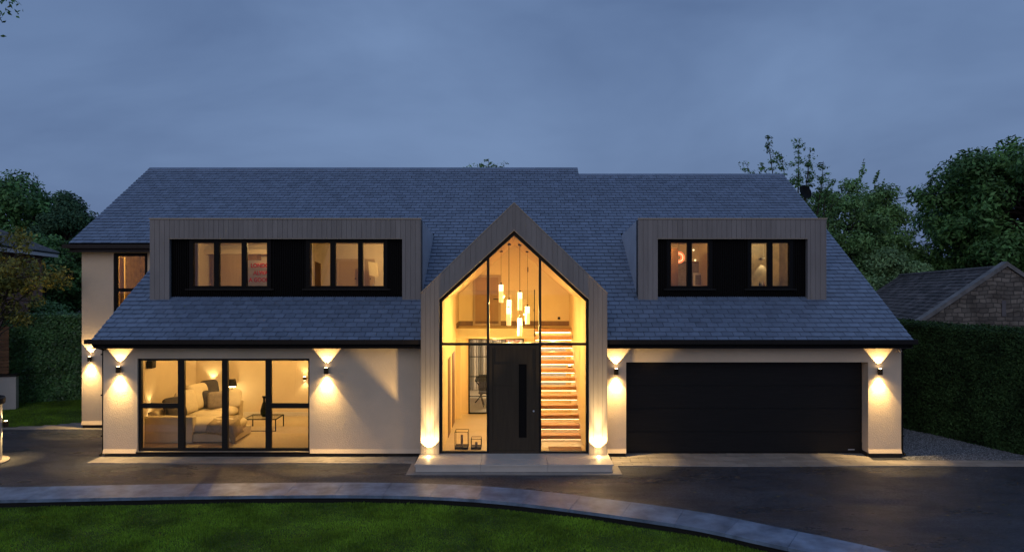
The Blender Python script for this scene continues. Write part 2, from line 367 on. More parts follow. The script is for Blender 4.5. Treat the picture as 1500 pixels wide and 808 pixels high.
# coping stones on the lawn edge, one radial slab after another
mb = MB(); acc = 0; last = 0; cum = [0]
for i in range(1, len(CO)): cum.append(cum[-1] + (CO[i]-CO[i-1]).length)
cum = np.array(cum); tot = cum[-1]
def on(arr, s): i = np.interp(s, cum, np.arange(len(cum))); a = int(i); b = min(a+1, len(cum)-1); return arr[a].lerp(arr[b], i-a)
s = 0; random.seed(4)
while s < tot-1:
    ln_ = 1.02; a, b = s+.003, s+ln_-.003; mid = (a+b)/2
    o1, o2, o3 = on(CO, a), on(CO, mid), on(CO, b); i1, i2, i3 = on(OFF, a), on(OFF, mid), on(OFF, b)
    h = 0.032 + random.uniform(-.002, .002)
    mb.prismz([i1, i2, i3, o3, o2, o1], -0.03, h); s += ln_
struct(mb.build('coping_kerb', M_cope))
mb = MB()
IN2 = [p + (q-p).normalized()*0.80 for p, q in zip(CO, OFF)]
for i in range(len(CO)-1):
    a, b, c, d = CO[i], CO[i+1], IN2[i+1], IN2[i]
    mb.hexa([(d.x, d.y, -.5), (c.x, c.y, -.5), (b.x, b.y, -.5), (a.x, a.y, -.5), (d.x, d.y, -.032), (c.x, c.y, -.032), (b.x, b.y, -.032), (a.x, a.y, -.032)])
struct(mb.build('kerb_riser', M_riser))
# front lawn
LZ = -0.13
mb = MB(); xs2 = list(np.arange(-24, 10.01, 1.0))
def yin(x): return float(np.interp(x, cix, ciy))
for i in range(len(xs2)-1):
    a, b = xs2[i], xs2[i+1]
    for k in range(12):
        A = lambda x, k: (x, -5 + (yin(x)+.06+5)*k/12, LZ)
        mb.quad(A(a, k), A(b, k), A(b, k+1), A(a, k+1))
struct(mb.build('front_lawn', M_lawn, smooth=True))

def grass(name, label, region, n, hmin, hmax, zf, seed=1):
    rng = np.random.default_rng(seed); X, Y = region(rng, n); n = len(X)
    Z = zf(X, Y); h = rng.uniform(hmin, hmax, n)*(0.8+0.25*np.sin(X*1.9+np.sin(Y*2.3))+.15*np.sin(X*5+Y*4)); w = rng.uniform(.004, .008, n)
    a = rng.uniform(0, 2*np.pi, n); lx = rng.normal(0, .35, n)*h; ly = rng.normal(0, .35, n)*h
    c, s_ = np.cos(a)*w, np.sin(a)*w
    V = np.stack([np.stack([X-c, Y-s_, Z], 1), np.stack([X+c, Y+s_, Z], 1), np.stack([X+c*.6+lx*.5, Y+s_*.6+ly*.5, Z+h*.62], 1), np.stack([X+lx, Y+ly, Z+h], 1)], 1).reshape(-1, 3)
    F = np.arange(4*n).reshape(-1, 4)
    o_ = mesh_np(name, V, F, M_grass); return stuff(o_, label, 'grass')
def reg_front(rng, n):
    X = rng.uniform(-13.5, 8.5, n); t = rng.uniform(0, 1, n)**0.8; Yi = np.interp(X, cix, ciy)-.02; Y = Yi-(1-t)*4.6
    return X, Y
grass('lawn_grass', 'short dark green mown grass in front of the curved kerb', reg_front, 330000, .025, .055, lambda X, Y: np.full_like(X, LZ), 3)

# side lawn on the left, path and edging
mb = MB(); side = [(-30, 20.38), (-16.0, 20.38), (-14.3, 20.7), (-12.5, 21.6), (-11, 22.6), (-11, 27), (-30, 27)]
mb.poly([(x, y, -.125) for x, y in side]); struct(mb.build('side_lawn', M_lawn))
def reg_side(rng, n):
    X = rng.uniform(-20.5, -12.6, n); Y = rng.uniform(20.4, 25.0, n)
    lim = np.interp(X, [-16.0, -14.3, -12.5], [20.4, 20.75, 21.65]); k = Y > lim; return X[k], Y[k]
grass('side_grass', 'mown grass on the side lawn between the hedge and the drive', reg_side, 60000, .02, .05, lambda X, Y: np.full_like(X, -.125), 5)
mb = MB()
for i in range(48):
    x = -22.0 + i*.245; mb.box(x, x+.237, 20.26, 20.36, -.3, -.112)
struct(mb.build('edging_kerb', M_stone))
mb = MB(); random.seed(8)
for j in range(8):
    yy = 20.37 + j*.16; xl = np.interp(yy, [20.37, 20.7, 21.6], [-15.8, -14.3, -12.6])
    x = xl + random.uniform(0, .1)
    while x < -11.5: mb.box(x, x+.235, yy, yy+.152, -.3, -.118); x += .243
struct(mb.build('side_path', M_stone))
# paving strips along the walls
random.seed(2)
def setts(name, x0, x1, y0, y1, bx, by, taper=0, z=.02):
    mb = MB(); j = 0; y = y0
    while y < y1-.02:
        x = x0 + (taper*(y-y0) if taper else 0) + (0 if j % 2 == 0 else -bx*.5)
        while x < x1:
            a, b = max(x, x0+taper*(y-y0)), min(x+bx-.007, x1)
            if b-a > .03: mb.box(a, b, y, min(y+by-.007, y1), -.05, z+random.uniform(-.002, .002))
            x += bx
        y += by; j += 1
    return struct(mb.build(name, M_stone))
setts('paving_strip', -10.14, -2.36, 16.18, 16.76, .30, .146)
setts('garage_apron', 2.34, 13.2, 15.95, 16.42, .45, .157)
setts('garage_threshold', 2.36, 8.68, 16.42, 17.06, .45, .157)
# gravel
mb = MB(); mb.poly([(9.5, 16.42, .012), (12.9, 16.42, .012), (12.62, 16.83, .012), (11.2, 20.0, .012), (9.6, 24, .012), (9.5, 24, .012)])
struct(mb.build('gravel_bed', M_gravel))
rng = np.random.default_rng(7); n = 26000
X = rng.uniform(9.5, 13.0, n); Y = rng.uniform(16.45, 22.5, n); k = X < 12.75-(Y-16.83)*.43; X, Y = X[k], Y[k]; n = len(X)
base = np.array([[1, 0, 0], [0, 1, 0], [-1, 0, 0], [0, -1, 0], [0, 0, .8]]); S = rng.uniform(.007, .019, n)
ang = rng.uniform(0, 6.28, n); V = np.zeros((n, 5, 3))
for i in range(5):
    bx, by, bz = base[i]; V[:, i, 0] = X + S*(bx*np.cos(ang)-by*np.sin(ang))*rng.uniform(.7, 1.3, n); V[:, i, 1] = Y + S*(bx*np.sin(ang)+by*np.cos(ang)); V[:, i, 2] = .011 + S*bz*rng.uniform(.6, 1.2, n)
F = (np.array([[0, 1, 4], [1, 2, 4], [2, 3, 4], [3, 0, 4]])[None] + 5*np.arange(n)[:, None, None]).reshape(-1, 3)
stuff(mesh_np('gravel', V.reshape(-1, 3), F, M_pebble), 'loose grey gravel between the garage and the right hedge', 'gravel')

# ------------------------------------------------------------------ the house
H = empty('detached_house', 'large cream rendered house with slate roof, two box dormers and glazed gable entrance', 'house', (0, 16.75, 0))
WY, WT = 16.75, 17.05                       # front wall faces
TAN = .647; Y0, Z0 = 16.4, 2.92
def zr(y): return Z0 + TAN*(y-Y0)
LW = (-9.24, -5.02, .135, 2.42)             # living room window
GD = (2.75, 8.69, -.05, 2.33)               # garage opening
WW = (-12.0, -10.98, 3.1, 5.12)             # wing window

w = MB()
wall_grid(w, -10.08, -2.2, .11, 2.86, [LW], WY, WT)
wall_grid(w, 2.2, 9.50, .11, 2.86, [(GD[0], GD[1], .11, GD[3])], WY, WT)
wy = 20.45
wall_grid(w, -12.95, -10.08, .0, 5.3, [WW], wy, wy+.3)
w.prismx([(WT+.002, .0), (33, 0), (33, 3.0), (24.7, zr(24.7)-.16), (20.3, zr(20.3)-.16), (WT+.002, zr(WT)-.16)], -10.08, -9.9)
w.prismx([(wy+.302, .0), (33, 0), (33, 3.0), (24.7, zr(24.7)-.16), (wy+.302, zr(wy)-.18)], -12.95, -12.75)
w.prismx([(WT+.002, .0), (33, 0), (33, 2.6), (24.25, zr(24.25)-.16), (WT+.002, zr(WT)-.16)], 9.30, 9.50)
w.box(-12.75, 9.3, 32.8, 33, 0, 2.9)
# bell-cast render foot over the plinth
for a, b in [(-10.08, LW[0]-.02), (LW[1]+.02, -2.24), (2.24, GD[0]), (GD[1], 9.5)]:
    w.prismx([(WY-.035, .105), (WY-.0, .105), (WY, .20)], a, b)
w.prismx([(wy-.035, -.02), (wy, -.02), (wy, .09)], -12.95, -10.1)
w.box(GD[0]-.0, GD[1], 17.10, 17.3, GD[3]-.1, 2.86)
w.build('wall', M_render, H)
for q in ((-10.06, -2.24, WY+.02, WT-.02, -.1, .108), (2.24, GD[0]-.01, WY+.02, WT+.3, -.1, .108), (GD[1]-.02, 9.52, WY-.02, WT+.1, -.1, .104), (-12.93, -10.1, wy+.01, wy+.28, -.3, -.02)):
    MB().box(*q).build('plinth', M_plinth, H)

# roof -----------------------------------------------------------
DL = (-9.48, -2.42); DR = (3.23, 8.13); DY = 17.76; DB = 5.91; DM = 5.42
def intervals(y, side):           # allowed x spans of the front slope at depth y
    left = -10.14 if y < 20.19 else -13.2
    right = 9.58
    cuts = []
    if y <= 24.7:
        if y > 24.25: right = 2.3
        if 17.93 < y < 20.75: cuts += [DL, DR]
        if y < 18.10: cuts.append((-2.2, 2.2))
        elif y < 21.4: hw = 2.2*(21.4-y)/3.3; cuts.append((-hw, hw))
    cuts.sort(); cur = left; res = []
    for a, b in cuts:
        if a > cur: res.append([cur, a])
        cur = max(cur, b)
    if right > cur: res.append([cur, right])
    return res
cosp = 1/math.sqrt(1+TAN*TAN); G = .186*cosp      # depth step of one course
def roof_pt(x, y, up): return (x, y-up*TAN*cosp, zr(y)+up*cosp)
sl = MB(); dk = MB(); random.seed(11)
ncourse = int((24.7-16.33)/G)+1
for c in range(ncourse):
    ya = 16.33 + c*G; yb = min(ya+G, 24.7)
    if ya >= 24.69: break
    ymid = (ya+yb)/2
    iv = intervals(ymid, 0)
    for (a, b) in iv:
        # slanted ends along the porch valleys
        la = lb = a; ra = rb = b
        def fit(v, y):
            if abs(v) < 2.2 and 18.1 < ymid < 21.4: return math.copysign(max(0, 2.2*(21.4-y)/3.3), v)
            return v
        la, lb, ra, rb = fit(a, ya), fit(a, yb), fit(b, ya), fit(b, yb)
        dk.quad(roof_pt(la, ya, -.02), roof_pt(ra, ya, -.02), roof_pt(rb, yb, -.02), roof_pt(lb, yb, -.02))
        dk.quad(roof_pt(la, ya, -.14), roof_pt(lb, yb, -.14), roof_pt(rb, yb, -.14), roof_pt(ra, ya, -.14))
        x = -14 + (c % 2)*.135 + random.uniform(-.02, .02); wd = .27
        while x < b:
            xa, xb = x+.006, x+wd-.006
            p1, p2, p3, p4 = max(xa, la), min(xb, ra), min(xb, rb), max(xa, lb)
            if p2-p1 > .01 or p3-p4 > .01:
                if p2 < p1: p1 = p2 = (p1+p2)/2
                if p3 < p4: p3 = p4 = (p3+p4)/2
                j = random.uniform(-.0025, .0035); ylap = min(yb+.03, 24.72)
                q = random.uniform(-.004, .004)
                sl.hexa([roof_pt(p1, ya+q, .004+j), roof_pt(p2, ya+q, .004+j), roof_pt(p3, ylap, -.012), roof_pt(p4, ylap, -.012),
                         roof_pt(p1, ya+q, .024+j), roof_pt(p2, ya+q, .024+j+random.uniform(-.003, .003)), roof_pt(p3, ylap, -.002), roof_pt(p4, ylap, -.002)])
            x += wd
rf = sl.build('roof', M_slate, H)
dk.build('roof_underlay', M_deck, H)
# rear slope, verges and ridge
b = MB()
b.hexa([(-13.2, 24.7, 8.15), (2.3, 24.7, 8.15), (2.3, 33.3, 2.6), (-13.2, 33.3, 2.6), (-13.2, 24.7, 8.30), (2.3, 24.7, 8.30), (2.3, 33.3, 2.75), (-13.2, 33.3, 2.75)])
b.hexa([(2.302, 24.25, 7.86), (9.58, 24.25, 7.86), (9.58, 33.3, 2.3), (2.302, 33.3, 2.3), (2.302, 24.25, 8.01), (9.58, 24.25, 8.01), (9.58, 33.3, 2.45), (2.302, 33.3, 2.45)])
b.build('rear_roof', M_slate, H)
random.seed(3)
for x0, x1, y, z in [(-13.2, 2.3, 24.72, 8.30), (2.3, 9.58, 24.27, 8.01)]:
    x = x0; b = MB()
    while x < x1-.01:
        e = min(x+.45, x1); b.prismx([(y-.14, z-.085), (y-.14, z-.065), (y, z+.035), (y+.14, z-.065), (y+.14, z-.085), (y, z+.01)], x+.002, e-.002); x += .45
    b.build('ridge_tile', M_slate, H)
b = MB()
def barge(x0, x1, ya, yb): MB().prismx([(ya, zr(ya)-.17), (yb, zr(yb)-.17), (yb, zr(yb)-.03), (ya, zr(ya)-.03)], x0, x1).build('bargeboard', M_black, H)
barge(-10.15, -10.09, 16.42, 20.2); barge(-13.21, -13.15, 20.22, 24.7); barge(9.53, 9.59, 16.42, 24.25)
b.prismx([(24.26, 7.9), (24.7, 7.9), (24.7, 8.27), (24.26, 7.99)], 2.281, 2.299)
b.build('bargeboard', M_black, H)
# gutters, fascias, soffits
def eaves(x0, x1, y, z, gx0, gx1, name='gutter'):
    f = MB(); f.box(x0, x1, y+.17, y+.20, z-.20, z-.04); f.box(x0, x1, y+.02, y+.40, z-.225, z-.201)
    f.build('fascia', M_brown, H)
    g = MB()
    # open box gutter, 11 cm
    g.box(gx0, gx1, y-.05, y-.038, z-.115, z-.005); g.box(gx0, gx1, y-.038, y+.07, z-.115, z-.103); g.box(gx0, gx1, y+.07, y+.082, z-.115, z-.01)
    g.box(gx0, gx0+.01, y-.038, y+.07, z-.103, z-.012); g.box(gx1-.01, gx1, y-.038, y+.07, z-.103, z-.012)
    x = gx0+.4
    while x < gx1: g.box(x, x+.025, y-.056, y-.0505, z-.12, z-.0); x += .9
    return g.build(name, M_brown, H)
eaves(-10.14, -2.215, 16.36, 2.93, -10.28, -2.215); eaves(2.215, 9.58, 16.36, 2.93, 2.215, 9.66)
eaves(-13.2, -9.5, 20.12, 5.36, -13.3, -9.5)
for x, yy, zt in [(-10.12, 16.83, 2.7), (9.56, 16.84, 2.7)]:
    b = MB(); sg = 1 if x > 0 else -1
    b.tube([(x+sg*.0, 16.44, 2.84), (x+sg*.02, 16.5, 2.74), (x, yy, 2.62), (x, yy, .12), (x+sg*.03, yy-.09, .05)], .034, 10)
    for z in (.5, 1.5, 2.5): b.box(x-.045, x+.045, yy-.045, yy+.045, z, z+.03)
    b.build('downpipe', M_black, H, smooth=False)

# dormers ---------------------------------------------------------
CY = 17.92
def dormer(X0, X1, wins, cheek_label=None):
    jw = .49
    sf = MB()
    sf.box(X0, X0+jw, DY+.022, CY+.1, 3.72, DB-.01); sf.box(X1-jw, X1, DY+.022, CY+.1, 3.72, DB-.01); sf.box(X0+jw, X1-jw, DY+.022, CY+.1, DM, DB-.01)
    dm = sf.build('dormer', M_taupe, H)
    bd = MB(); x = X0; bw = .128
    while x < X1-.01:
        e = min(x+bw, X1); zl = 3.80 if (e <= X0+jw+.03 or x >= X1-jw-.03) else DM
        if not (x < X0+jw-.001 < e-.001 and e > X0+jw+.03) and not (x < X1-jw-.03 < e-.03):
            bd.box(x+.003, e-.003, DY, DY+.02, zl, DB)
        else:
            c = X0+jw if x < X0+jw < e else X1-jw
            bd.box(x+.003, c, DY, DY+.02, 3.80 if x < X0+jw else DM, DB); bd.box(c, e-.003, DY, DY+.02, DM if x < X0+jw else 3.80, DB)
        x += bw
    bd.build('cladding_board', M_taupe, dm)
    # capping trims
    t = MB(); t.box(X0-.015, X1+.015, DY-.018, DY+.04, DB+.001, DB+.035)
    t.box(X0+jw-.002, X1-jw+.002, DY-.008, DY+.14, DM-.022, DM-.002)
    t.build('trim', M_trim, dm)
    # cheeks and flat roof
    for a in (X0, X1-.06):
        ck = MB().prismx([(DY+.101, 3.78), (17.88, 3.80), (20.6, 5.60), (20.45, 5.66), (DY+.101, DB-.012)], a, a+.06)
        ck.build('cheek', M_zinc, dm)
    fr = MB(); fr.prismx([(CY+.101, DB-.14), (20.9, 5.54), (20.75, 5.66), (DY+.041, DB-.004)], X0+.06, X1-.06)
    fr.build('flat_roof', M_zinc, dm)
    # recessed wall of charcoal slats with window holes
    holes = [(wn[0], wn[1], wn[2], wn[3]) for wn in wins]
    c = MB(); wall_grid(c, X0+.3, X1-.3, 3.7, DM+.1, holes, CY, CY+.12)
    x = X0+jw+.01
    while x < X1-jw-.02:
        segs = [(3.80, DM-.024)]
        for h in holes:
            if x+.03 > h[0] and x < h[1]: segs = [(3.80, h[2]-.035), (h[3]+.0, DM-.024)]
        for a, bb in segs:
            if bb-a > .03: c.box(x, x+.031, CY-.028, CY-.001, a, bb)
        x += .058
    c.build('slatted_wall', M_clad, dm)
    lead = MB(); lead.box(X0+jw, X1-jw, DY-.02, CY-.03, 3.785, 3.80); 
    lead.build('flashing', M_zinc, dm)
    for (a, bb, z0, z1, panes) in wins:
        wf = MB(); yf, yb = CY-.045, CY+.06; fw = .09
        wf.box(a, bb, yf, yb, z0, z0+.075); wf.box(a, bb, yf, yb, z1-.10, z1)
        edges = [a] + [v for pn in panes for v in pn] + [bb]
        for i in range(0, len(edges), 2): wf.box(edges[i], edges[i+1], yf, yb, z0+.075, z1-.10)
        wfo = wf.build('window', M_black, H)
        for pa, pb in panes:
            MB().box(pa-.01, pb+.01, CY+.0, CY+.008, z0+.065, z1-.09).build('pane', M_glass, wfo)
        MB().box(a-.08, bb+.08, CY-.10, CY-.0455, z0-.032, z0-.004).build('sill', M_frame, wfo)
    return dm
zp0, zp1 = VZ(418.5, CY), VZ(356, CY)
def win(us, ue, panes): return (UX(us, CY), UX(ue, CY), zp0-.075, zp1+.10, [(UX(a, CY), UX(b_, CY)) for a, b_ in panes])
winA = win(278, 398, [(284.3, 314.3), (322, 354.7), (362, 391.8)]); winB = win(448.5, 568, [(454.6, 484.3), (491.8, 525), (531.8, 562)])
winC = win(976, 1043, [(982.4, 1006), (1013, 1036.8)]); winD = win(1094, 1161, [(1100, 1123.7), (1131, 1155)])
dormer(DL[0], DL[1], [winA, winB]); dormer(DR[0], DR[1], [winC, winD])

# gabled entrance --------------------------------------------------
PY = 16.26
OA, OS, OX = 6.17, 4.02, 2.215; IA, IS, IX = 5.55, 3.91, 1.785
def zo(x): return OA - (OA-OS)*abs(x)/OX
def zi(x): return IA - (IA-IS)*abs(x)/IX
b = MB(); ys, ye = PY+.022, 21.3
for sg in (-1, 1):
    pts = [(sg*IX, .16), (sg*(OX-.01), .16), (sg*(OX-.01), OS-.01), (0, OA-.012), (0, IA), (sg*IX, IS)]
    # split to convex pieces: jamb and rafter
    b.prism([(sg*IX, .16), (sg*(OX-.01), .16), (sg*(OX-.01), OS-.01), (sg*IX, IS)][::sg], ys, 16.9)
    b.prism([(sg*IX, IS), (sg*(OX-.01), OS-.01), (0, OA-.012), (0, IA)][::sg], ys, 16.9)
    b.prism([(sg*(IX+.12), 1.0), (sg*(OX-.01), 1.0), (sg*(OX-.01), OS-.01), (sg*(IX+.12), IS+.1)][::sg], 16.9, 18.4)
    b.prism([(sg*(IX+.12), IS), (sg*(OX-.01), OS-.01), (0, OA-.012), (0, IA+.12)][::sg], 16.9, ye)
pg = b.build('entrance_gable', M_taupe, H)
def sub(mb_, name, m, par, **k):
    o_ = mb_.build(name, m, par, **k); return o_
b = MB(); bw = .108; random.seed(5)
for sg in (-1, 1):
    edges = []; x = OX
    while x > IX+.02: edges.append((max(IX, x-bw), x)); x -= bw
    x = IX
    while x > .001: edges.append((max(0, x-.125), x)); x -= .125
    for a, c in edges:
        a2, c2 = a+.0025, c-.0025
        if a >= IX-.001: q = [(sg*a2, .19), (sg*c2, .19), (sg*c2, zo(c2)), (sg*a2, zo(a2))]
        else: q = [(sg*a2, zi(a2)), (sg*c2, zi(c2)), (sg*c2, zo(c2)), (sg*a2, zo(a2))]
        b.prism(q[::sg], PY, PY+.020)
sub(b, 'cladding_board', M_taupe, pg)
b = MB()      # edge trims
for sg in (-1, 1):
    for (f, A, S, X_, d, y0_) in ((zo, OA, OS, OX+.015, .03, PY-.012), (zi, IA, IS, IX, -.028, PY-.05)):
        q = [(0, A), (sg*X_, A-(A-S)*1.0), (sg*X_, S+d), (0, A+d)]
        if d < 0: q = [(0, A+d), (sg*X_, S+d), (sg*X_, S), (0, A)]
        b.prism(q[::sg], y0_, PY+.05)
sub(b, 'trim', M_trim, pg)
for sg in (-1, 1): sub(MB().box(min(sg*OX, sg*(OX+.006)), max(sg*OX, sg*(OX+.006)), PY+.0, WY-.002, .19, OS-.02), 'side_cladding', M_taupe, pg)
# glazing
GY = 16.44
b = MB(); fw = .055; xm1, xm2 = UX(715, GY), UX(791, GY); zt = VZ(503.5, GY)
IXi = IX-.004
for sg in (-1, 1):
    x0_, x1_ = sorted((sg*IXi, sg*(IXi-fw))); b.box(x0_, x1_, GY-.05, GY+.05, .19, zi(IX)-.05)
    q = [(0, IA-.03), (0, IA-.03-.10), (sg*IXi, IS-.03-.10), (sg*IXi, IS-.03)]
    b.prism(q[::-sg], GY-.052, GY+.052)
for xm in (xm1, xm2): b.box(xm-.03, xm+.03, GY-.048, GY+.048, .19, zi(xm)-.09)
for a, c in ((-IXi+fw, xm1-.03), (xm1+.03, xm2-.03), (xm2+.03, IXi-fw)): b.box(a, c, GY-.046, GY+.046, zt-.03, zt+.03)
for a, c in ((-IXi+fw, xm1-.03), (xm2+.03, IXi-fw)): b.box(a, c, GY-.046, GY+.046, .19, .235)
gf = b.build('entrance_window', M_frame, H)
def pane(pts, y=GY): sub(MB().prism(pts, y, y+.01), 'pane', M_glass, gf)
e = .02
for a, c in ((-IXi+fw, xm1-.03), (xm2+.03, IXi-fw)):
    pane([(a-e, .22), (c+e, .22), (c+e, zt-.02), (a-e, zt-.02)])
    pane([(a-e, zt+.02), (c+e, zt+.02), (c+e, zi(c+e)-.1), (a-e, zi(a-e)-.1)])
pane([(xm1+.01, zt+.02), (xm2-.01, zt+.02), (xm2-.01, zi(xm2)-.1), (0, IA-.1), (xm1+.01, zi(xm1)-.1)])
# front door
dx0, dx1 = xm1+.032, xm2-.032; dz1 = zt-.032
b = MB(); frame_ring(b, dx0, dx1, .192, dz1, .07, GY-.06, GY+.05)
df = b.build('front_door', M_door, H)
a, c, z0_, z1_ = dx0+.0702, dx1-.0702, .2625, dz1-.0702
hx0, hx1 = UX(760, GY), UX(771.4, GY); hz0, hz1 = VZ(640, GY), VZ(532.7, GY)
b = MB(); wall_grid(b, a, c, z0_, z1_, [(hx0, hx1, hz0, hz1)], GY-.045, GY+.02)
b.box(a+.03, hx0-.03, GY-.053, GY-.0455, hz1-.5-.006, hz1-.0)          # raised field beside the grip
b.box(a+.03, hx0-.03, GY-.053, GY-.0455, hz0, hz1-.52)
sub(b, 'door_leaf', M_door, df)
b = MB(); b.box(hx0, hx1, GY-.005, GY+.01, hz0, hz1); sub(b, 'recessed_handle', M_black, df)
b = MB(); b.tube([(UX(781.6, GY), GY-.045, VZ(601, GY)), (UX(781.6, GY), GY-.062, VZ(601, GY))], .022, 12); sub(b, 'lock', M_zinc, df)

# garage door
g = MB(); gy = 17.07; hts = [0.02, .56, 1.14, 1.70, GD[3]]
for i in range(4): g.box(GD[0]-.02 if 0 else GD[0]+.004, GD[1]-.004, gy, gy+.05, hts[i]+.014, hts[i+1]-.014 if i < 3 else hts[i+1]+.05)
g.box(GD[0]+.004, GD[1]-.004, gy+.012, gy+.045, 0.03, 2.3)
gd = g.build('garage_door', M_garage, H)
sub(MB().box(GD[1]-.34, GD[1]-.18, gy-.012, gy-.001, .10, .12), 'handle', M_zinc, gd)

# porch step
b = MB(); sy0, sy1 = 15.45, PY+.0; random.seed(9)
pr = [(-2.23, -.76), (-.757, .757), (.76, 2.23)]
for a, c in pr:
    for d, e2 in ((sy0-.02, sy0+.40), (sy0+.404, sy1+.17)): b.box(a+.002 if a > -2 else a-.02, c-.002 if c < 2 else c+.02, d, e2, .152, .19)
for a, c in [(-2.23, -.76), (-.757, .757), (.76, 2.23)]: b.box(a+.001, c-.001, sy0, sy1+.2, .02, .151)
st = empty('entrance_step', 'wide pale stone step in front of the glazed gable entrance', 'step', (0, 15.9, 0))
sb = b.build('step_slab', M_porch, st)
b = MB(); b.box(-2.42, 2.42, 15.27, 15.44, -.05, .018); b.box(-2.42, -2.25, 15.442, 16.17, -.05, .018); b.box(2.25, 2.42, 15.442, 15.94, -.05, .018)
b.build('step_border', M_stone, st)

# living window ------------------------------------------------------
b = MB(); ly0, ly1 = 16.80, 16.88; x0_, x1_, z0_, z1_ = LW
b.box(x0_, x1_, ly0, ly1, z0_, z0_+.075); b.box(x0_, x1_, ly0, ly1, z1_-.06, z1_)
pu = [(207.2, 260.5), (270, 325), (333.5, 388.8), (397.2, 451.5)]; PX = [(UX(a, ly0), UX(c, ly0)) for a, c in pu]
ed = [x0_] + [v for q in PX for v in q] + [x1_]
for i in range(0, len(ed), 2): b.box(ed[i], ed[i+1], ly0, ly1, z0_+.075, z1_-.06)
zt0, zt1 = VZ(597.5, ly0), VZ(590.5, ly0)
for i in (0, 3): b.box(PX[i][0], PX[i][1], ly0+.002, ly1-.002, zt0, zt1)
lw = b.build('patio_window', M_frame, H)
for i, (a, c) in enumerate(PX):
    if i in (0, 3):
        sub(MB().box(a-.01, c+.01, ly0+.035, ly0+.043, z0_+.07, zt0+.01), 'pane', M_glass, lw); sub(MB().box(a-.01, c+.01, ly0+.035, ly0+.043, zt1-.01, z1_-.05), 'pane', M_glass, lw)
    else: sub(MB().box(a-.01, c+.01, ly0+.035, ly0+.043, z0_+.07, z1_-.05), 'pane', M_glass, lw)
sub(MB().box(x0_-.02, x1_+.02, WY-.05, ly0-.002, .112, .134), 'sill', M_black, lw)
# wing window
b = MB(); wf0, wf1 = wy+.03, wy+.11; frame_ring(b, WW[0], WW[1], WW[2], WW[3], .10, wf0, wf1)
b.box(WW[0]+.1, WW[1]-.1, wf0+.002, wf1-.002, VZ(427, wf0), VZ(422, wf0)); ww = b.build('window', M_black, H)
sub(MB().box(WW[0]+.09, WW[1]-.09, wf0+.03, wf0+.038, WW[2]+.09, WW[3]-.09), 'pane', M_glass, ww)

# rooms ---------------------------------------------------------------
def room(x0, x1, y0, y1, z0, z1, mw, mf, back=None, fname='room_floor', t=.08):
    r = MB(); r.box(x0-t, x0, y0, y1+t, z0-t, z1+t); r.box(x1, x1+t, y0, y1+t, z0-t, z1+t); r.box(x0, x1, y0, y1, z1, z1+t)
    if back != 'open': r.box(x0, x1, y1, y1+t, z0-t, z1+t)
    r.build('room_wall', mw, H); MB().box(x0, x1, y0, y1, z0-t, z0).build(fname, mf, H)
# living room
room(-9.78, -3.4, WT+.001, 21.0, .125, 2.56, M_plaster2, M_carpet)
b = MB(); b.box(-9.77, -3.41, 20.98, 20.999, .126, .25); b.build('skirting', M_white, H)
# hall: lining, vault, landing
b = MB(); hy0, hy1 = GY+.055, 21.6; hs, ha = 3.86, 5.41
for sg in (-1, 1):
    q = [(sg*1.772, .19), (sg*1.784, .19), (sg*1.784, hs), (sg*1.772, hs)]
    xa, xb = sorted((sg*1.74, sg*1.784)); b.box(xa, xb, hy0, hy1, .14, hs+.02)
    q = [(sg*1.74, hs), (sg*1.74, hs+.05), (0, ha+.05), (0, ha)]
    b.prism(q[::-sg], hy0, hy1)
b.prism([(-1.8, 2.85), (1.8, 2.85), (1.8, 3.9), (0, ha+.1), (-1.8, 3.9)], 21.6, 21.7)
b.build('hall_wall', M_plaster, H)
b = MB(); wall_grid(b, -1.74, 1.74, .14, 2.56, [(-1.40, .30, .2, 2.50), (.62, 1.6, .9, 2.4)], 21.0, 21.1)
b.box(-1.739, -1.58, 20.3, 20.38, .191, 2.56); b.build('hall_partition', M_plaster, H)
MB().box(-1.74, 1.74, hy0-.1, 21.0, .10, .189).build('hall_floor', M_floor, H)
b = MB(); b.box(-1.739, 1.739, 20.5, 21.599, 2.56, 2.85) if False else b.prismz([(-1.739, 20.5), (.60, 20.5), (.60, 20.49), (1.739, 20.49), (1.739, 21.599), (-1.739, 21.599)], 2.56, 2.85)
b.build('landing', M_plaster, H)
b = MB(); b.box(-1.739, 1.739, 21.575, 21.598, 2.852, 3.0); b.box(-1.739, -1.715, 20.52, 21.57, 2.852, 3.0); b.build('skirting', M_brownwood, H)
b = MB(); frame_ring(b, -1.30, -.42, 2.852, 4.45, .07, 21.55, 21.597); ld = b.build('landing_door', M_palewood, H)
sub(MB().box(-1.228, -.492, 21.575, 21.596, 3.0, 4.38), 'door_leaf', mat('landing_door_wood', (.34, .20, .09), .6), ld)
for q in ((.62, .64, 21.58, 21.598, 3.3, 3.38), (1.38, 1.46, 21.585, 21.598, 3.05, 3.13), (.42, .45, 21.56, 21.598, 4.55, 4.70)): MB().box(*q).build('wall_switch', M_black, H)
MB().box(-1.69, .62, 20.475, 20.488, 2.62, 4.0).build('balustrade', M_bal, H)
MB().box(.60, .625, 20.45, 20.474, 2.6, 4.02).build('balustrade_post', M_black, H); MB().box(-.62, -.44, 20.44, 20.474, 3.72, 3.75).build('balustrade_clip', M_black, H)
# doorways on the left hall wall
b = MB()
for ya, yb in ((17.95, 18.55), (19.15, 19.85)):
    b.box(-1.7395, -1.725, ya, yb, .19, 2.25)
b.build('hall_door', M_brownwood, H)
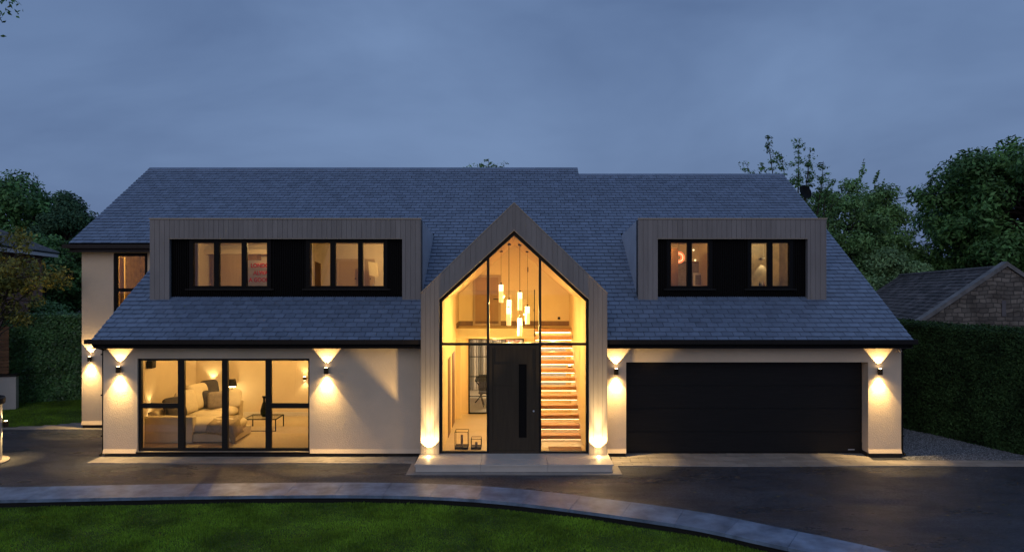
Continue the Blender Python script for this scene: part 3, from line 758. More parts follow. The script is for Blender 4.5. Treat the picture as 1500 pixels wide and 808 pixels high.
# steel screen and dining space behind
b = MB(); sx0, sx1, sz0, sz1 = -1.40, .30, .2, 2.50
frame_ring(b, sx0, sx1, sz0, sz1, .035, 20.97, 21.02)
for v in (522, 551, 580): z = VZ(v, 21); b.box(sx0+.035, sx1-.035, 20.98, 21.01, z-.012, z+.012)
for x in (-.84, -.27): b.box(x-.012, x+.012, 20.981, 21.009, sz0+.035, sz1-.035)
ss = b.build('steel_screen', M_black, H); sub(MB().box(sx0+.02, sx1-.02, 20.992, 20.998, sz0+.02, sz1-.02), 'pane', M_glass, ss)
r = MB(); r.box(-2.6, -2.52, 21.1, 25.4, .1, 2.6); r.box(2.3, 2.38, 21.1, 25.4, .1, 2.6); r.box(-2.52, 2.3, 25.3, 25.4, .1, 2.6); r.box(-2.52, 2.3, 21.1, 25.3, 2.551, 2.6); r.build('dining_wall', mat('dining_plaster', (.5, .45, .38), .85, var=.1, scale=2), H)
MB().box(-2.52, 2.3, 21.1, 25.3, .1, .19).build('dining_floor', M_floor, H)
b = MB()
for i in range(24):
    x = -2.3+i*.085; b.tube([(x, 25.2, .2), (x, 25.2, 2.54)], .04 if i % 3 else .028, 8)
tag(b.build('curtain', mat('dining_curtain', (.42, .36, .31), .9, island=.6)), 'long grey striped curtain behind the black steel screen in the hall', 'curtain')
# staircase
sr = empty('staircase', '', ''); del sr['label']; del sr['category']; sr.parent = H; sr.matrix_parent_inverse = Matrix.Translation(H.location).inverted()
nst = 13; rise = (2.85-.19)/nst; going = (20.42-17.35)/(nst-1)
sx0, sx1 = .62, 1.70
for i in range(nst):
    z = .19+rise*(i+1); y = 17.35+going*i
    t = MB().box(sx0, sx1, y, y+.30, z-.105, z).build('tread', M_oak, sr, bevel=.006)
    t = MB().box(sx0+.02, sx1-.005, y+.05, y+.075, z-.118, z-.1055).build('led_strip', M_led, sr)
t = MB(); 
for i in range(nst): 
    z = .19+rise*(i+1); y = 17.35+going*i
    t.box(sx0+.35, sx0+.55, y+.12, y+.28, z-rise, z-.106) if False else None
t.prismx([(17.5, .2), (17.62, .2), (20.75, 2.70), (20.75, 2.84), (20.6, 2.74), (17.5, .30)], .60, .619)
o = t.build('stringer', M_bal, sr)
# dormer bedrooms and wing room
zA0, zA1 = 3.55, 5.42
def droom(x0, x1, depth, m, fz=3.55, cz=5.36): room(x0, x1, CY+.125, CY+depth, fz, cz, m, M_carpet)
droom(-9.05, -6.30, 2.5, M_plaster2); droom(-6.14, -2.95, 2.2, M_plaster2); droom(3.66, 5.5, 2.4, M_plaster2); droom(5.66, 7.7, 1.9, M_marble)
room(-12.7, -10.2, wy+.301, 23.2, 3.0, 5.25, mat('dark_ochre_paper', (.16, .11, .05), .9, var=.4, scale=6), M_carpet)
def fill(name, x, y, z, pw, rad=.12, col=WARM): return lamp(name, 'POINT', (x, y, z), pw, col, None, rad=rad)

# ------------------------------------------------------------------ fittings
def wall_lamp(x, y, z, label, up=62, dn=110, nx=0, ny=-1, hang=.085, hfac=1.0, group='up and down wall lights on the cream walls', ang=79):
    px, py = x+nx*hang, y+ny*hang
    r = empty('wall_lamp', label, 'wall lamp', (x, y, z), group)
    b_ = MB(); b_.tube([(px, py, z-.075), (px, py, z+.075)], .055, 20); b_.tube([(x, y, z), (px, py, z)], .03, 10)
    b_.build('lamp_body', M_brass, r)
    for q in (.0755, -.0775): MB().tube([(px, py, z+q), (px, py, z+q+.002)], .035, 16).build('lens', M_lens, r)
    lamp('up_beam', 'SPOT', (px, py, z+.09), up, WARM, r, R(ang), .10, .012, (0, 0, 1))
    lamp('down_beam', 'SPOT', (px, py, z-.09), dn, WARM, r, R(ang), .28, .012, (0, 0, -1))
    lamp('down_core', 'SPOT', (px, py, z-.09), dn*1.4, WARM, r, R(62), 1.0, .012, (-nx*.05, -ny*.05, -1))
    lamp('down_spill', 'SPOT', (px, py, z-.09), dn*.35, WARM, r, R(150), 1.0, .03, (nx*.25, ny*.25, -1))
    return r
wall_lamp(UX(133.5, wy), wy, VZ(525, wy), 'bronze up and down wall lamp on the set back wing wall, furthest left')
wall_lamp(UX(173.3, WY-.08), WY, VZ(541, WY-.08), 'bronze up and down wall lamp left of the living room window')
wall_lamp(UX(477.7, WY-.08), WY, VZ(542.7, WY-.08), 'bronze up and down wall lamp right of the living room window')
wall_lamp(UX(902.7, WY-.08), WY, VZ(544, WY-.08), 'bronze up and down wall lamp between entrance gable and garage door')
wall_lamp(UX(1289.3, WY-.08), WY, VZ(544, WY-.08), 'bronze up and down wall lamp on the pier right of the garage door')
for x, lab in ((-2.02, 'recessed uplighter in the step at the left foot of the gable'), (2.0, 'recessed uplighter in the step at the right foot of the gable')):
    r = empty('uplighter', lab, 'uplighter', (x, 16.11, .19), 'uplighters recessed in the entrance step')
    MB().tube([(x, 16.11, .1905), (x, 16.11, .196)], .055, 20).build('rim', M_zinc, r)
    MB().tube([(x, 16.11, .1965), (x, 16.11, .198)], .040, 20).build('lens', M_lens, r)
    lamp('up_beam', 'SPOT', (x, 16.11, .205), 330, WARM, r, R(88), .30, .012, (0, 0, 1))
    lamp('lens_glare', 'POINT', (x, 16.08, .26), 4, WARM, r, rad=.03)
    lamp('up_core', 'SPOT', (x, 16.11, .205), 1000, WARM, r, R(30), 1.0, .012, (0, .035, 1))
# little security domes under the eaves
for x, z, lab in ((-10.04, 2.66, 'small dark security camera under the left end of the eaves'), (9.44, 2.62, 'small pale security camera under the right end of the eaves')):
    r = empty('security_camera', lab, 'camera', (x, WY-.02, z), 'security cameras under the eaves')
    MB().tube([(x, WY-.001, z), (x, WY-.05, z)], .035, 12).build('mount', M_white if x > 0 else M_black, r); MB().blob((x, WY-.07, z-.01), (.035, .035, .035)).build('dome', M_white if x > 0 else M_black, r, smooth=True)
# satellite dish at the far gable
r = empty('satellite_dish', 'round black satellite dish beside the right roof verge', 'satellite dish', (9.52, 24.0, 7.3))
b = MB(); b.lathe([(.01, 0), (.12, .015), (.20, .05), (.26, .10), (.255, .105), (.19, .06), (.01, .012)], 0, 0, 0, 24)
o = b.build('dish', M_black, r, smooth=True); o.matrix_parent_inverse = Matrix.Identity(4); o.location = (.66, 0, .03); o.rotation_euler = (R(70), 0, R(20))
MB().tube([(9.5, 24, 7.1), (9.9, 24, 7.15), (10.15, 24.02, 7.3)], .025, 8).build('bracket', M_black, r)

# pendants in the hall vault
pend = [(734, 416.6, 18.0, 'highest left'), (745.8, 439, 18.3, 'upper one of the centre left pair'), (745.2, 450, 17.7, 'lower one of the centre left pair'),
        (761.6, 427.8, 18.0, 'upper one right of centre'), (761.3, 465.5, 17.8, 'lowest of the cluster'), (772.7, 448.6, 18.0, 'furthest right')]
for u, v, Y, wd_ in pend:
    x, z = UX(u, Y), VZ(v, Y); zc = ha-(ha-hs)*abs(x)/1.74-.01
    r = empty('pendant_lamp', 'slim glowing glass cylinder pendant, %s' % wd_, 'pendant lamp', (x, Y, zc), 'glass pendants hanging in the glazed gable')
    MB().tube([(x, Y, z), (x, Y, zc)], .004, 6).build('cord', M_black, r)
    MB().tube([(x, Y, zc-.03), (x, Y, zc+.01)], .05, 12).build('ceiling_rose', M_black, r)
    MB().tube([(x, Y, z), (x, Y, z+.05)], .022, 10).build('cap', M_black, r)
    MB().lathe([(.056, -.47), (.06, -.46), (.06, -.171)], x, Y, z, 18).build('glass_shade', M_pend, r)
    MB().lathe([(.06, -.17), (.06, -.01), (.05, 0)], x, Y, z, 18).build('lit_glass', M_bulb, r)
    lamp('pendant_glow', 'POINT', (x, Y, z-.50), 66, (1, .60, .18), r, rad=.03)
for i, x in enumerate((UX(745, 22), UX(757, 22))):
    r = empty('copper_pendant', 'small copper wire pendant seen above the front door, %s one' % ('left', 'right')[i], 'pendant lamp', (x, 22, 2.55), 'copper pendants in the dining room')
    b = MB()
    for k in range(7):
        a = math.pi*k/7; b.tube([(x+.12*math.cos(a)*math.cos(t), 22+.12*math.sin(a)*math.cos(t), 2.40+.12*math.sin(t)) for t in np.linspace(0, 2*math.pi, 14)], .008, 5)
    b.build('wire_shade', M_copper, r); MB().tube([(x, 22, 2.5), (x, 22, 2.551)], .006, 6).build('cord', M_black, r)
def fill_light(label, x, y, z, pw, col, cone=165, grp=None):  # added fill light to brighten a room; its ceiling disc is invented
    r_ = empty('fill_light', label, 'fill light', (x, y, z), grp)
    MB().tube([(x, y, z-.004), (x, y, z-.001)], .05, 14).build('rim', M_white, r_); MB().tube([(x, y, z-.007), (x, y, z-.0045)], .035, 14).build('lens', M_lens, r_)
    lamp('glow', 'POINT', (x, y, z-.10), pw, col, r_, rad=.03)
fill_light('round fill light added under the landing, left of the front door', -.6, 20.7, 2.559, 85, (1, .58, .17)); fill_light('round fill light added beside the top of the stairs', 1.2, 21.0, 2.559, 45, (1, .58, .16)); fill_light('round fill light added over the dining table', 0.2, 23.2, 2.55, 300, (1, .80, .55))
# dining table and chairs behind the screen
r = empty('dining_table', 'dark dining table on crossed legs behind the steel screen', 'table', (-.4, 23, .19))
MB().box(-1.3, .9, 22.6, 23.5, .93, .97).build('tabletop', M_black, r, bevel=.01)
for x in (-1.0, .5):
    MB().tube([(x-.3, 22.8, .19), (x+.3, 22.8, .93)], .02, 6).tube([(x+.3, 22.85, .19), (x-.3, 22.85, .93)], .02, 6).build('leg', M_black, r)
r = empty('dining_chair', 'dark chair standing at the near side of the dining table', 'chair', (-.9, 22.2, .19))
MB().box(-1.15, -.68, 22.0, 22.45, .62, .68).build('seat', M_navy, r, bevel=.02); MB().box(-1.13, -.70, 22.0, 22.05, .72, 1.25).build('backrest', M_navy, r, bevel=.02)
for sx in (-1.1, -.73):
    for sy in (22.05, 22.4): MB().tube([(sx, sy, .62), (sx+(.12 if sx < -.9 else -.12), sy, .19)], .014, 6).build('leg', M_black, r)
# lanterns in the porch window
for (u0, u1, v0, nm) in ((666.3, 685.4, 632.5, 'larger'), (690, 704.7, 642.5, 'smaller')):
    Y = 16.75; x0, x1 = UX(u0, Y), UX(u1, Y); wdt = x1-x0; z1 = VZ(v0, Y)
    r = empty('lantern', '%s black wire lantern on the floor inside the entrance glazing' % nm, 'lantern', ((x0+x1)/2, Y, .19), 'wire lanterns inside the entrance')
    y0, y1 = Y, Y+wdt; b = MB()
    for x in (x0, x1):
        for y in (y0, y1): b.tube([(x, y, .2), (x, y, z1)], .007, 6)
    for z in (.24, z1):
        b.tube([(x0, y0, z), (x1, y0, z), (x1, y1, z), (x0, y1, z), (x0, y0, z)], .007, 6)
    b.build('frame', M_black, r); MB().box(x0, x1, y0, y1, .191, .235).build('base', M_black, r)
    MB().tube([((x0+x1)/2, (y0+y1)/2, .24), ((x0+x1)/2, (y0+y1)/2, z1-.1)], .03, 12).build('candle', M_grey, r)
tag(MB().box(.85, 1.66, 16.62, 17.0, .1905, .205).build('door_mat', M_brownwood, None, bevel=.004), 'brown mat on the hall floor at the foot of the stairs', 'mat')

# living room contents ----------------------------------------------
def sp(mb_, name, m, par, **k): return mb_.build(name, m, par, **k)
FZ = .126
r = empty('sofa', 'cream corner sofa with chaise facing right in the living room', 'sofa', (-8.6, 19.0, FZ))
sp(MB().box(-9.55, -8.30, 17.62, 17.86, FZ, .80), 'armrest', M_sofa, r, bevel=.03, segs=3)
sp(MB().box(-9.60, -8.05, 20.05, 20.33, FZ, .76), 'armrest', M_sofa, r, bevel=.03, segs=3)
sp(MB().box(-9.60, -9.36, 17.87, 20.04, FZ, .88), 'backrest', M_sofa, r, bevel=.04, segs=3)
sp(MB().box(-9.35, -7.22, 17.66, 18.74, FZ+.02, .36).box(-9.35, -8.05, 18.75, 20.04, FZ+.02, .36), 'base', M_sofa, r, bevel=.02)
sp(MB().blob((-8.05, 18.22, .49), (.83, .50, .155), 5, 16), 'seat_cushion', M_sofa, r, smooth=True)
sp(MB().blob((-8.70, 19.08, .50), (.68, .36, .15), 4, 16), 'seat_cushion', M_sofa, r, smooth=True)
sp(MB().blob((-8.70, 19.72, .52), (.68, .34, .17), 4, 16), 'seat_cushion', M_sofa, r, smooth=True)
def rot(ax, az): return Matrix.Rotation(az, 3, 'Z') @ Matrix.Rotation(ax, 3, 'X')
def cushion(c, w_, m, lab, ax=-.25, az=1.2, th=.10, g='loose cushions on the sofa'):
    o_ = MB().blob((0, 0, 0), (w_, w_, th), 5.0, 16, rot(ax, az) @ Matrix.Rotation(R(90), 3, 'X')).build('cushion', m, smooth=True); o_.location = c
    # pinch the corners a little
    for v_ in o_.data.vertices:
        pass
    return tag(o_, lab, 'cushion', g)
cushion((-9.12, 18.35, .90), .30, M_navy, 'navy cushion leaning on the near end of the sofa', -.5, 1.0)
cushion((-9.05, 18.85, .96), .33, M_sofa, 'large cream cushion nearest the window on the sofa', -.3, 1.25, .13)
cushion((-9.00, 19.45, 1.02), .36, M_sofa, 'large cream cushion in the middle of the sofa', -.3, 1.2, .13)
cushion((-8.85, 19.85, 1.16), .26, M_navy, 'dark blue cushion topmost on the sofa near the lamp', -.4, .8)
cushion((-8.52, 19.55, .88), .25, M_grey, 'grey rectangular cushion in front of the dark ones', -.25, .35)
cushion((-8.75, 19.62, .92), .24, M_navy, 'dark blue cushion half behind the grey one', -.2, .9)
cushion((-8.25, 19.95, .86), .27, M_sofa, 'cream cushion against the far armrest', -.35, .2)
# throw
rng = np.random.default_rng(2); nx_, ny_ = 22, 30; V = []; F = []
for i in range(nx_+1):
    for j in range(ny_+1):
        s_ = i/nx_; t_ = j/ny_
        x = -7.95+.75*s_ + .05*math.sin(t_*5); yy = 17.58 + .95*t_
        z = .655 + .02*math.sin(s_*14+t_*5) + .015*math.sin(t_*17)
        if t_ < .25: yy = 17.60-.0; z = .62 - (.25-t_)*1.25*(.6+.5*s_) + .0; yy += -.04 + .015*math.sin(s_*20)
        if s_ > .85: z -= (s_-.85)*2.2; x = min(x, -7.17)
        V.append((x, yy, z))
for i in range(nx_):
    for j in range(ny_):
        a = i*(ny_+1)+j; F.append((a, a+ny_+1, a+ny_+2, a+1))
o = mesh_np('throw', np.array(V), np.array(F), M_throw); o.data.polygons.foreach_set('use_smooth', [True]*len(o.data.polygons))
md = o.modifiers.new('s', 'SOLIDIFY'); md.thickness = .02; tag(o, 'beige knitted throw draped over the sofa chaise', 'throw')
# coffee table
r = empty('coffee_table', 'low coffee table with thin black frame beside the sofa', 'table', (-7.0, 19.3, FZ))
tx0, tx1, ty0, ty1, tz = -7.5, -6.62, 18.95, 19.6, .47
b = MB(); 
for x in (tx0, tx1):
    for y in (ty0, ty1): sp(MB().box(x-.012, x+.012, y-.012, y+.012, FZ, tz-.026), 'leg', M_black, r)
b = MB(); frame_ring_z = [(tx0, ty0), (tx1, ty0), (tx1, ty1), (tx0, ty1)]
b.box(tx0-.012, tx1+.012, ty0-.012, ty0+.012, tz-.025, tz); b.box(tx0-.012, tx1+.012, ty1-.012, ty1+.012, tz-.025, tz); b.box(tx0-.012, tx0+.012, ty0+.012, ty1-.012, tz-.025, tz); b.box(tx1-.012, tx1+.012, ty0+.012, ty1-.012, tz-.025, tz)
b.box(tx0, tx1, ty0-.0, ty0+.015, FZ+.005, FZ+.02)
sp(b, 'frame', M_black, r); sp(MB().box(tx0+.013, tx1-.013, ty0+.013, ty1-.013, tz-.02, tz-.006), 'tabletop', M_bal, r)
tag(MB().lathe([(.05, 0), (.095, .08), (.10, .18), (.06, .34), (.03, .42), (.028, .5), (.05, .56), (.06, .58)], -7.05, 19.25, tz+.001, 20).build('vase', M_black, None, smooth=True), 'tall dark bottle shaped vase on the coffee table', 'vase')
r = empty('speaker', 'small black speaker high on the left wall of the living room', 'speaker', (-9.7, 18.3, 2.05))
MB().box(-9.779, -9.62, 18.15, 18.35, 1.98, 2.18).build('cabinet', M_black, r, bevel=.01); MB().tube([(-9.62, 18.25, 2.08), (-9.612, 18.25, 2.08)], .07, 14).build('cone', M_frame, r)
# table lamp in the corner behind the sofa
r = empty('table_lamp', 'lit table lamp with drum shade behind the sofa', 'table lamp', (-8.55, 20.7, FZ))
MB().tube([(-8.55, 20.7, FZ), (-8.55, 20.7, 1.15)], .015, 8).tube([(-8.55, 20.7, FZ), (-8.55, 20.7, FZ+.02)], .14, 16).build('stand', M_black, r)
MB().lathe([(.14, 0), (.10, .20)], -8.55, 20.7, 1.10, 20).build('lamp_shade', M_black, r)
MB().tube([(-8.55, 20.7, 1.07), (-8.55, 20.7, 1.098)], .10, 14).build('bulb', M_lens, r)
lamp('lamp_glow', 'POINT', (-8.4, 20.45, 1.0), 9, WARM, r, rad=.05)
def room_sconce(x, y, z, lab, nx, ny, pw=7, par='wall lamps inside the living room'):
    r_ = empty('wall_sconce', lab, 'wall lamp', (x, y, z), par)
    px, py = x+nx*.09, y+ny*.09
    MB().tube([(px, py, z-.05), (px, py, z+.05)], .05, 14).tube([(x, y, z), (px, py, z)], .02, 8).build('lamp_body', M_brass, r_)
    MB().tube([(px, py, z+.051), (px, py, z+.055)], .042, 14).tube([(px, py, z-.055), (px, py, z-.051)], .042, 14).build('lens', M_lens, r_)
    lamp('up_beam', 'SPOT', (px, py, z+.07), pw, WARM, r_, R(105), .6, .03, (0, 0, 1)); lamp('down_beam', 'SPOT', (px, py, z-.07), pw, WARM, r_, R(105), .6, .03, (0, 0, -1))
room_sconce(UX(446, 20.9), 20.999, VZ(554, 20.9), 'lit wall lamp on the right of the living room back wall', 0, -1, 10)
room_sconce(UX(310, 20.9), 20.999, VZ(561, 20.9), 'lit wall lamp above the sofa corner', 0, -1, 22)
room_sconce(1.739, 20.3, 1.72, 'lit wall lamp at the back of the hall behind the stair treads', -1, 0, 16, None)
room_sconce(-9.779, 18.30, VZ(594, 18.3), 'low lamp added on the left living room wall in place of a pane reflection', 1, 0, 9)  # added lamp, stands in for a lamp reflected in the left pane
fill_light('round fill light added above the sofa', -7.6, 18.9, 2.559, 75*1.9, (1, .60, .19)); fill_light('round fill light added on the right side of the living room', -5.6, 19.6, 2.559, 38*1.9, (1, .60, .19))

# dormer room contents -------------------------------------------------
def folds(name, x0, x1, y, z0, z1, m, lab, n_=8, amp=.025):
    b_ = MB(); k = n_*4
    for i in range(k):
        xa, xb = x0+(x1-x0)*i/k, x0+(x1-x0)*(i+1)/k; ya, yb = y+amp*math.sin(i*math.pi/2), y+amp*math.sin((i+1)*math.pi/2)
        b_.hexa([(xa, ya, z0), (xb, yb, z0), (xb, yb+.01, z0), (xa, ya+.01, z0), (xa, ya, z1), (xb, yb, z1), (xb, yb+.01, z1), (xa, ya+.01, z1)])
    return tag(b_.build(name, m), lab, 'curtain')
dy = CY+.2
folds('curtain', UX(284, dy)-.03, UX(291, dy), dy, 3.6, 5.3, M_curtain, 'narrow grey curtain at the left edge of the first dormer window', 4)
folds('curtain', UX(454.5, dy)-.03, UX(458, dy), dy, 3.6, 5.3, M_curtainY, 'thin cream curtain at the left edge of the second dormer window', 2)
r = empty('wardrobe', 'tall pale wardrobe with a brown side seen through the first dormer window', 'wardrobe', (-8.0, 20.1, 3.55))
MB().box(-8.62, -7.95, 19.95, 20.40, 3.56, 5.06).build('carcass', M_palewood, r); MB().box(-7.945, -7.55, 20.0, 20.40, 3.56, 5.06).build('side_panel', M_brownwood, r)
b = MB().box(-9.04, -6.31, 19.9, 20.41, 5.07, 5.2); b.build('bulkhead', M_plaster2, H)
# poster with red lettering
r = empty('poster', 'cream poster with red capital letters behind the third pane of the left dormer', 'poster', (UX(385, 18.4), 18.40, 4.35))
px0 = UX(363, 18.4); MB().box(px0-.02, px0+.80, 18.41, 18.425, 3.95, 4.86).build('board', M_poster, r)
def text(body, x, y, z, size, m, par, bold=.006):
    cu = bpy.data.curves.new('lettering', 'FONT'); cu.body = body; cu.size = size; cu.extrude = .002; cu.offset = bold
    to = bpy.data.objects.new('lettering', cu); C.objects.link(to); bpy.context.view_layer.update()
    me = bpy.data.meshes.new_from_object(to); bpy.data.objects.remove(to); me.materials.append(m)
    o_ = bpy.data.objects.new('lettering', me); C.objects.link(o_); o_.parent = par
    o_.location = Vector((x, y, z))-par.location; o_.rotation_euler = (R(90), 0, 0); o_.scale = (.92, 1.0, 1); return o_
text('LONDON', UX(367, 18.4), 18.405, VZ(391.5, 18.4), .150, M_red, r, .007); text('ALWAYS', UX(371, 18.4), 18.405, VZ(402.3, 18.4), .150, M_red, r, .007); text('A GOOD', UX(364.5, 18.4), 18.405, VZ(412.5, 18.4), .150, M_red, r, .007)
# second window: mirror, doors
r = empty('mirror', 'dark framed standing mirror at the left of the second dormer window', 'mirror', (UX(461, 19), 19.0, 3.55))
MB().hexa([(UX(461, 19), 19.0, 3.56), (UX(469.5, 19), 19.0, 3.56), (UX(469.5, 19), 19.05, 3.56), (UX(461, 19), 19.05, 3.56), (UX(461, 19), 19.0, 4.84), (UX(469.5, 19), 19.0, 4.78), (UX(469.5, 19), 19.05, 4.78), (UX(461, 19), 19.05, 4.84)]).build('frame', M_brownwood, r)
def idoor(u0, u1, Y, z1):
    b_ = MB(); x0, x1 = UX(u0, Y), UX(u1, Y); frame_ring(b_, x0, x1, 3.56, z1, .06, Y-.03, Y-.001); d = b_.build('bedroom_door', M_palewood, H)
    sub(MB().box(x0+.062, x1-.062, Y-.02, Y-.002, 3.62, z1-.062), 'door_leaf', mat('tan_door', (.40, .27, .14), .6), d); sub(MB().tube([(x1-.12, Y-.021, 4.35), (x1-.12, Y-.07, 4.35)], .015, 8), 'handle', M_black, d)
idoor(494, 527, CY+2.2, 4.93); idoor(535, 549, CY+2.2, 4.93)
tag(MB().hexa([(-4.13, 19.5, 4.45), (-3.88, 19.5, 4.40), (-3.88, 19.53, 4.40), (-4.13, 19.53, 4.45), (-4.17, 19.5, 4.85), (-3.90, 19.5, 4.80), (-3.90, 19.53, 4.80), (-4.17, 19.53, 4.85)]).build('picture', M_curtainY), 'pale tilted picture at the right of the second dormer window', 'picture')
r = empty('chest_of_drawers', 'low pale chest of drawers under the second dormer window', 'chest', (-4.5, 19.6, 3.55))
MB().box(-4.9, -3.5, 19.2, 19.7, 3.56, 3.98).build('carcass', M_palewood, r); 
for i in range(3): MB().box(-4.88+.46*i, -4.44+.46*i, 19.18, 19.199, 3.62, 3.94).build('drawer', M_palewood, r)
tag(MB().lathe([(.04, 0), (.06, .08), (.02, .16), (.025, .22)], -4.0, 19.4, 3.981, 14).build('vase', M_grey, None, smooth=True), 'small grey vase on the chest of drawers', 'vase')
# third window: ring light, dado, picture
r = empty('ring_pendant', 'glowing orange ring pendant in the left window of the right dormer', 'pendant lamp', (UX(997, 19.0), 19.0, 5.36))
xc, zc = UX(994.5, 19.0), VZ(377, 19.0)
for k, (rr, m_) in enumerate(((.155, M_ring), (.115, M_ringw), (.075, M_ring))):
    MB().tube([(xc+rr*math.cos(t), 19.0+.02*k, zc+rr*math.sin(t)) for t in np.linspace(0, 2*math.pi, 25)], .013, 6).build('ring', m_, r)
MB().tube([(xc, 19.0, zc+.155), (xc, 19.0, 5.35)], .005, 6).build('cord', M_black, r)
b = MB(); YB = CY+2.4
b.box(3.67, 5.49, YB-.03, YB-.001, VZ(384, YB)-.02, VZ(384, YB)+.02); b.box(UX(979, 18.7), UX(991, 18.9), 18.7, 18.8, 3.56, 5.2); b.build('room_trim', M_brownwood, H)
r = empty('shelf_unit', 'red and white striped low shelf unit under the picture in the right dormer', 'shelf', (4.7, 20.1, 3.55))
MB().box(4.1, 5.45, 19.9, 20.2, 3.56, 4.06).build('carcass', mat('red_wood', (.35, .10, .05), .6), r)
b = MB(); x = 4.12
while x < 5.42: b.box(x, x+.03, 19.885, 19.899, 3.58, 4.03); x += .07
b.build('slat_front', M_white, r); MB().box(4.08, 5.47, 19.86, 20.21, 4.061, 4.09).build('top', M_white, r)
r = empty('picture', 'framed dark print leaning on the shelf unit in the right dormer', 'picture', (5.45, 20.1, 4.1))
MB().box(UX(1016, 20.1), UX(1029, 20.1), 20.10, 20.13, 4.10, 4.52).build('frame', M_white, r); MB().box(UX(1018.5, 20.1), UX(1027, 20.1), 20.09, 20.099, 4.16, 4.46).build('print', M_grey, r)
MB().box(3.67, 5.49, YB-.02, YB-.001, 4.12, VZ(384, YB)-.021).build('wall_panel', M_grey, H)
for u, v in ((1016, 366), (1018.5, 381)):
    Yd = YB-.03 if v > 370 else YB-.05
    r = empty('downlight', 'small recessed downlight, %s one in the right dormer ceiling' % ('upper' if v < 370 else 'lower'), 'downlight', (UX(u, Yd), Yd, VZ(v, Yd)), 'downlights in the right dormer')
    MB().tube([(UX(u, Yd), Yd+.01, VZ(v, Yd)), (UX(u, Yd), Yd, VZ(v, Yd))], .022, 12).build('lens', M_bulb, r)
# fourth window: bottles on ledge, arched niche light
r = empty('spot_fitting', 'small ceiling spotlight throwing a pale cone on the marble wall', 'spotlight', (UX(1118, 19.7), 19.7, 5.1))
MB().tube([(UX(1118, 19.7), 19.70, VZ(379, 19.7)), (UX(1118, 19.7), 19.70, VZ(377, 19.7))], .05, 12).tube([(UX(1118, 19.7), 19.7, VZ(377, 19.7)), (UX(1118, 19.7), 19.7, 5.35)], .003, 6).build('fitting', M_zinc, r)
lamp('down_beam', 'SPOT', (UX(1118, 19.7), 19.70, VZ(380, 19.7)), 14, (1, .88, .66), r, R(62), .15, .01, (0, .12, -1))
for i, u in enumerate((1113, 1116.5, 1119.5)):
    x = UX(u, 19.5); tag(MB().lathe([(.028, 0), (.03, .10+.01*i), (.011, .14), (.011, .18)], x, 19.5, 4.10, 10).build('bottle', (M_black, M_grey, M_brownwood)[i], None, smooth=True), ('dark bottle, left of three, on the bathroom ledge', 'grey bottle, middle of three, on the bathroom ledge', 'brown bottle, right of three, on the bathroom ledge')[i], 'bottle', 'bottles on the bathroom ledge')
MB().box(5.67, 7.69, 19.35, 19.8, 3.9, 4.10).build('bathroom_ledge', M_marble, H)
fill_light('round fill light added in the left bedroom of the left dormer', -6.5, 18.4, 5.359, 34*2.1, (1, .68, .30)); fill_light('round fill light added in the right bedroom of the left dormer', -3.2, 18.4, 5.359, 38*2.1, (1, .68, .30)); fill_light('round fill light added in the left room of the right dormer', 3.86, 18.4, 5.359, 26*2.1, (1, .58, .19)); fill_light('round fill light added in the marble bathroom', 7.5, 18.4, 5.359, 26*2.1, (1, .66, .26))
folds('curtain', UX(172, 20.95), UX(183, 20.95), 20.95, 3.1, 5.0, M_curtainY, 'lit cream curtain in the tall window of the left wing', 4)
fill_light('round fill light added in the tall window room of the wing', -10.6, 21.2, 5.249, 80*2.0, (1, .56, .13))

# ------------------------------------------------------------------ foliage
def leaves(centers, radii, counts, size, rng, up=.35, flat=1.0):
    P = []; Nn = []
    for c, r_, n_ in zip(centers, radii, counts):
        d = rng.normal(size=(n_, 3)); d /= np.linalg.norm(d, axis=1)[:, None]
        rad = rng.uniform(0, 1, n_)**.45; p_ = c + d*rad[:, None]*r_; P.append(p_); nn_ = d + rng.normal(0, .6, (n_, 3)); nn_[:, 2] += up; Nn.append(nn_)
    P = np.concatenate(P); Nn = np.concatenate(Nn); Nn /= np.linalg.norm(Nn, axis=1)[:, None]; n_ = len(P)
    t = rng.normal(size=(n_, 3)); a = np.cross(Nn, t); a /= np.linalg.norm(a, axis=1)[:, None]; b_ = np.cross(Nn, a)
    s_ = size*rng.uniform(.6, 1.35, n_)[:, None]; w_ = s_*.42
    fold = Nn*s_*.12
    V = np.stack([P-a*s_, P+b_*w_-fold, P+a*s_, P-b_*w_-fold], 1).reshape(-1, 3)
    return V, np.arange(4*n_).reshape(-1, 4)
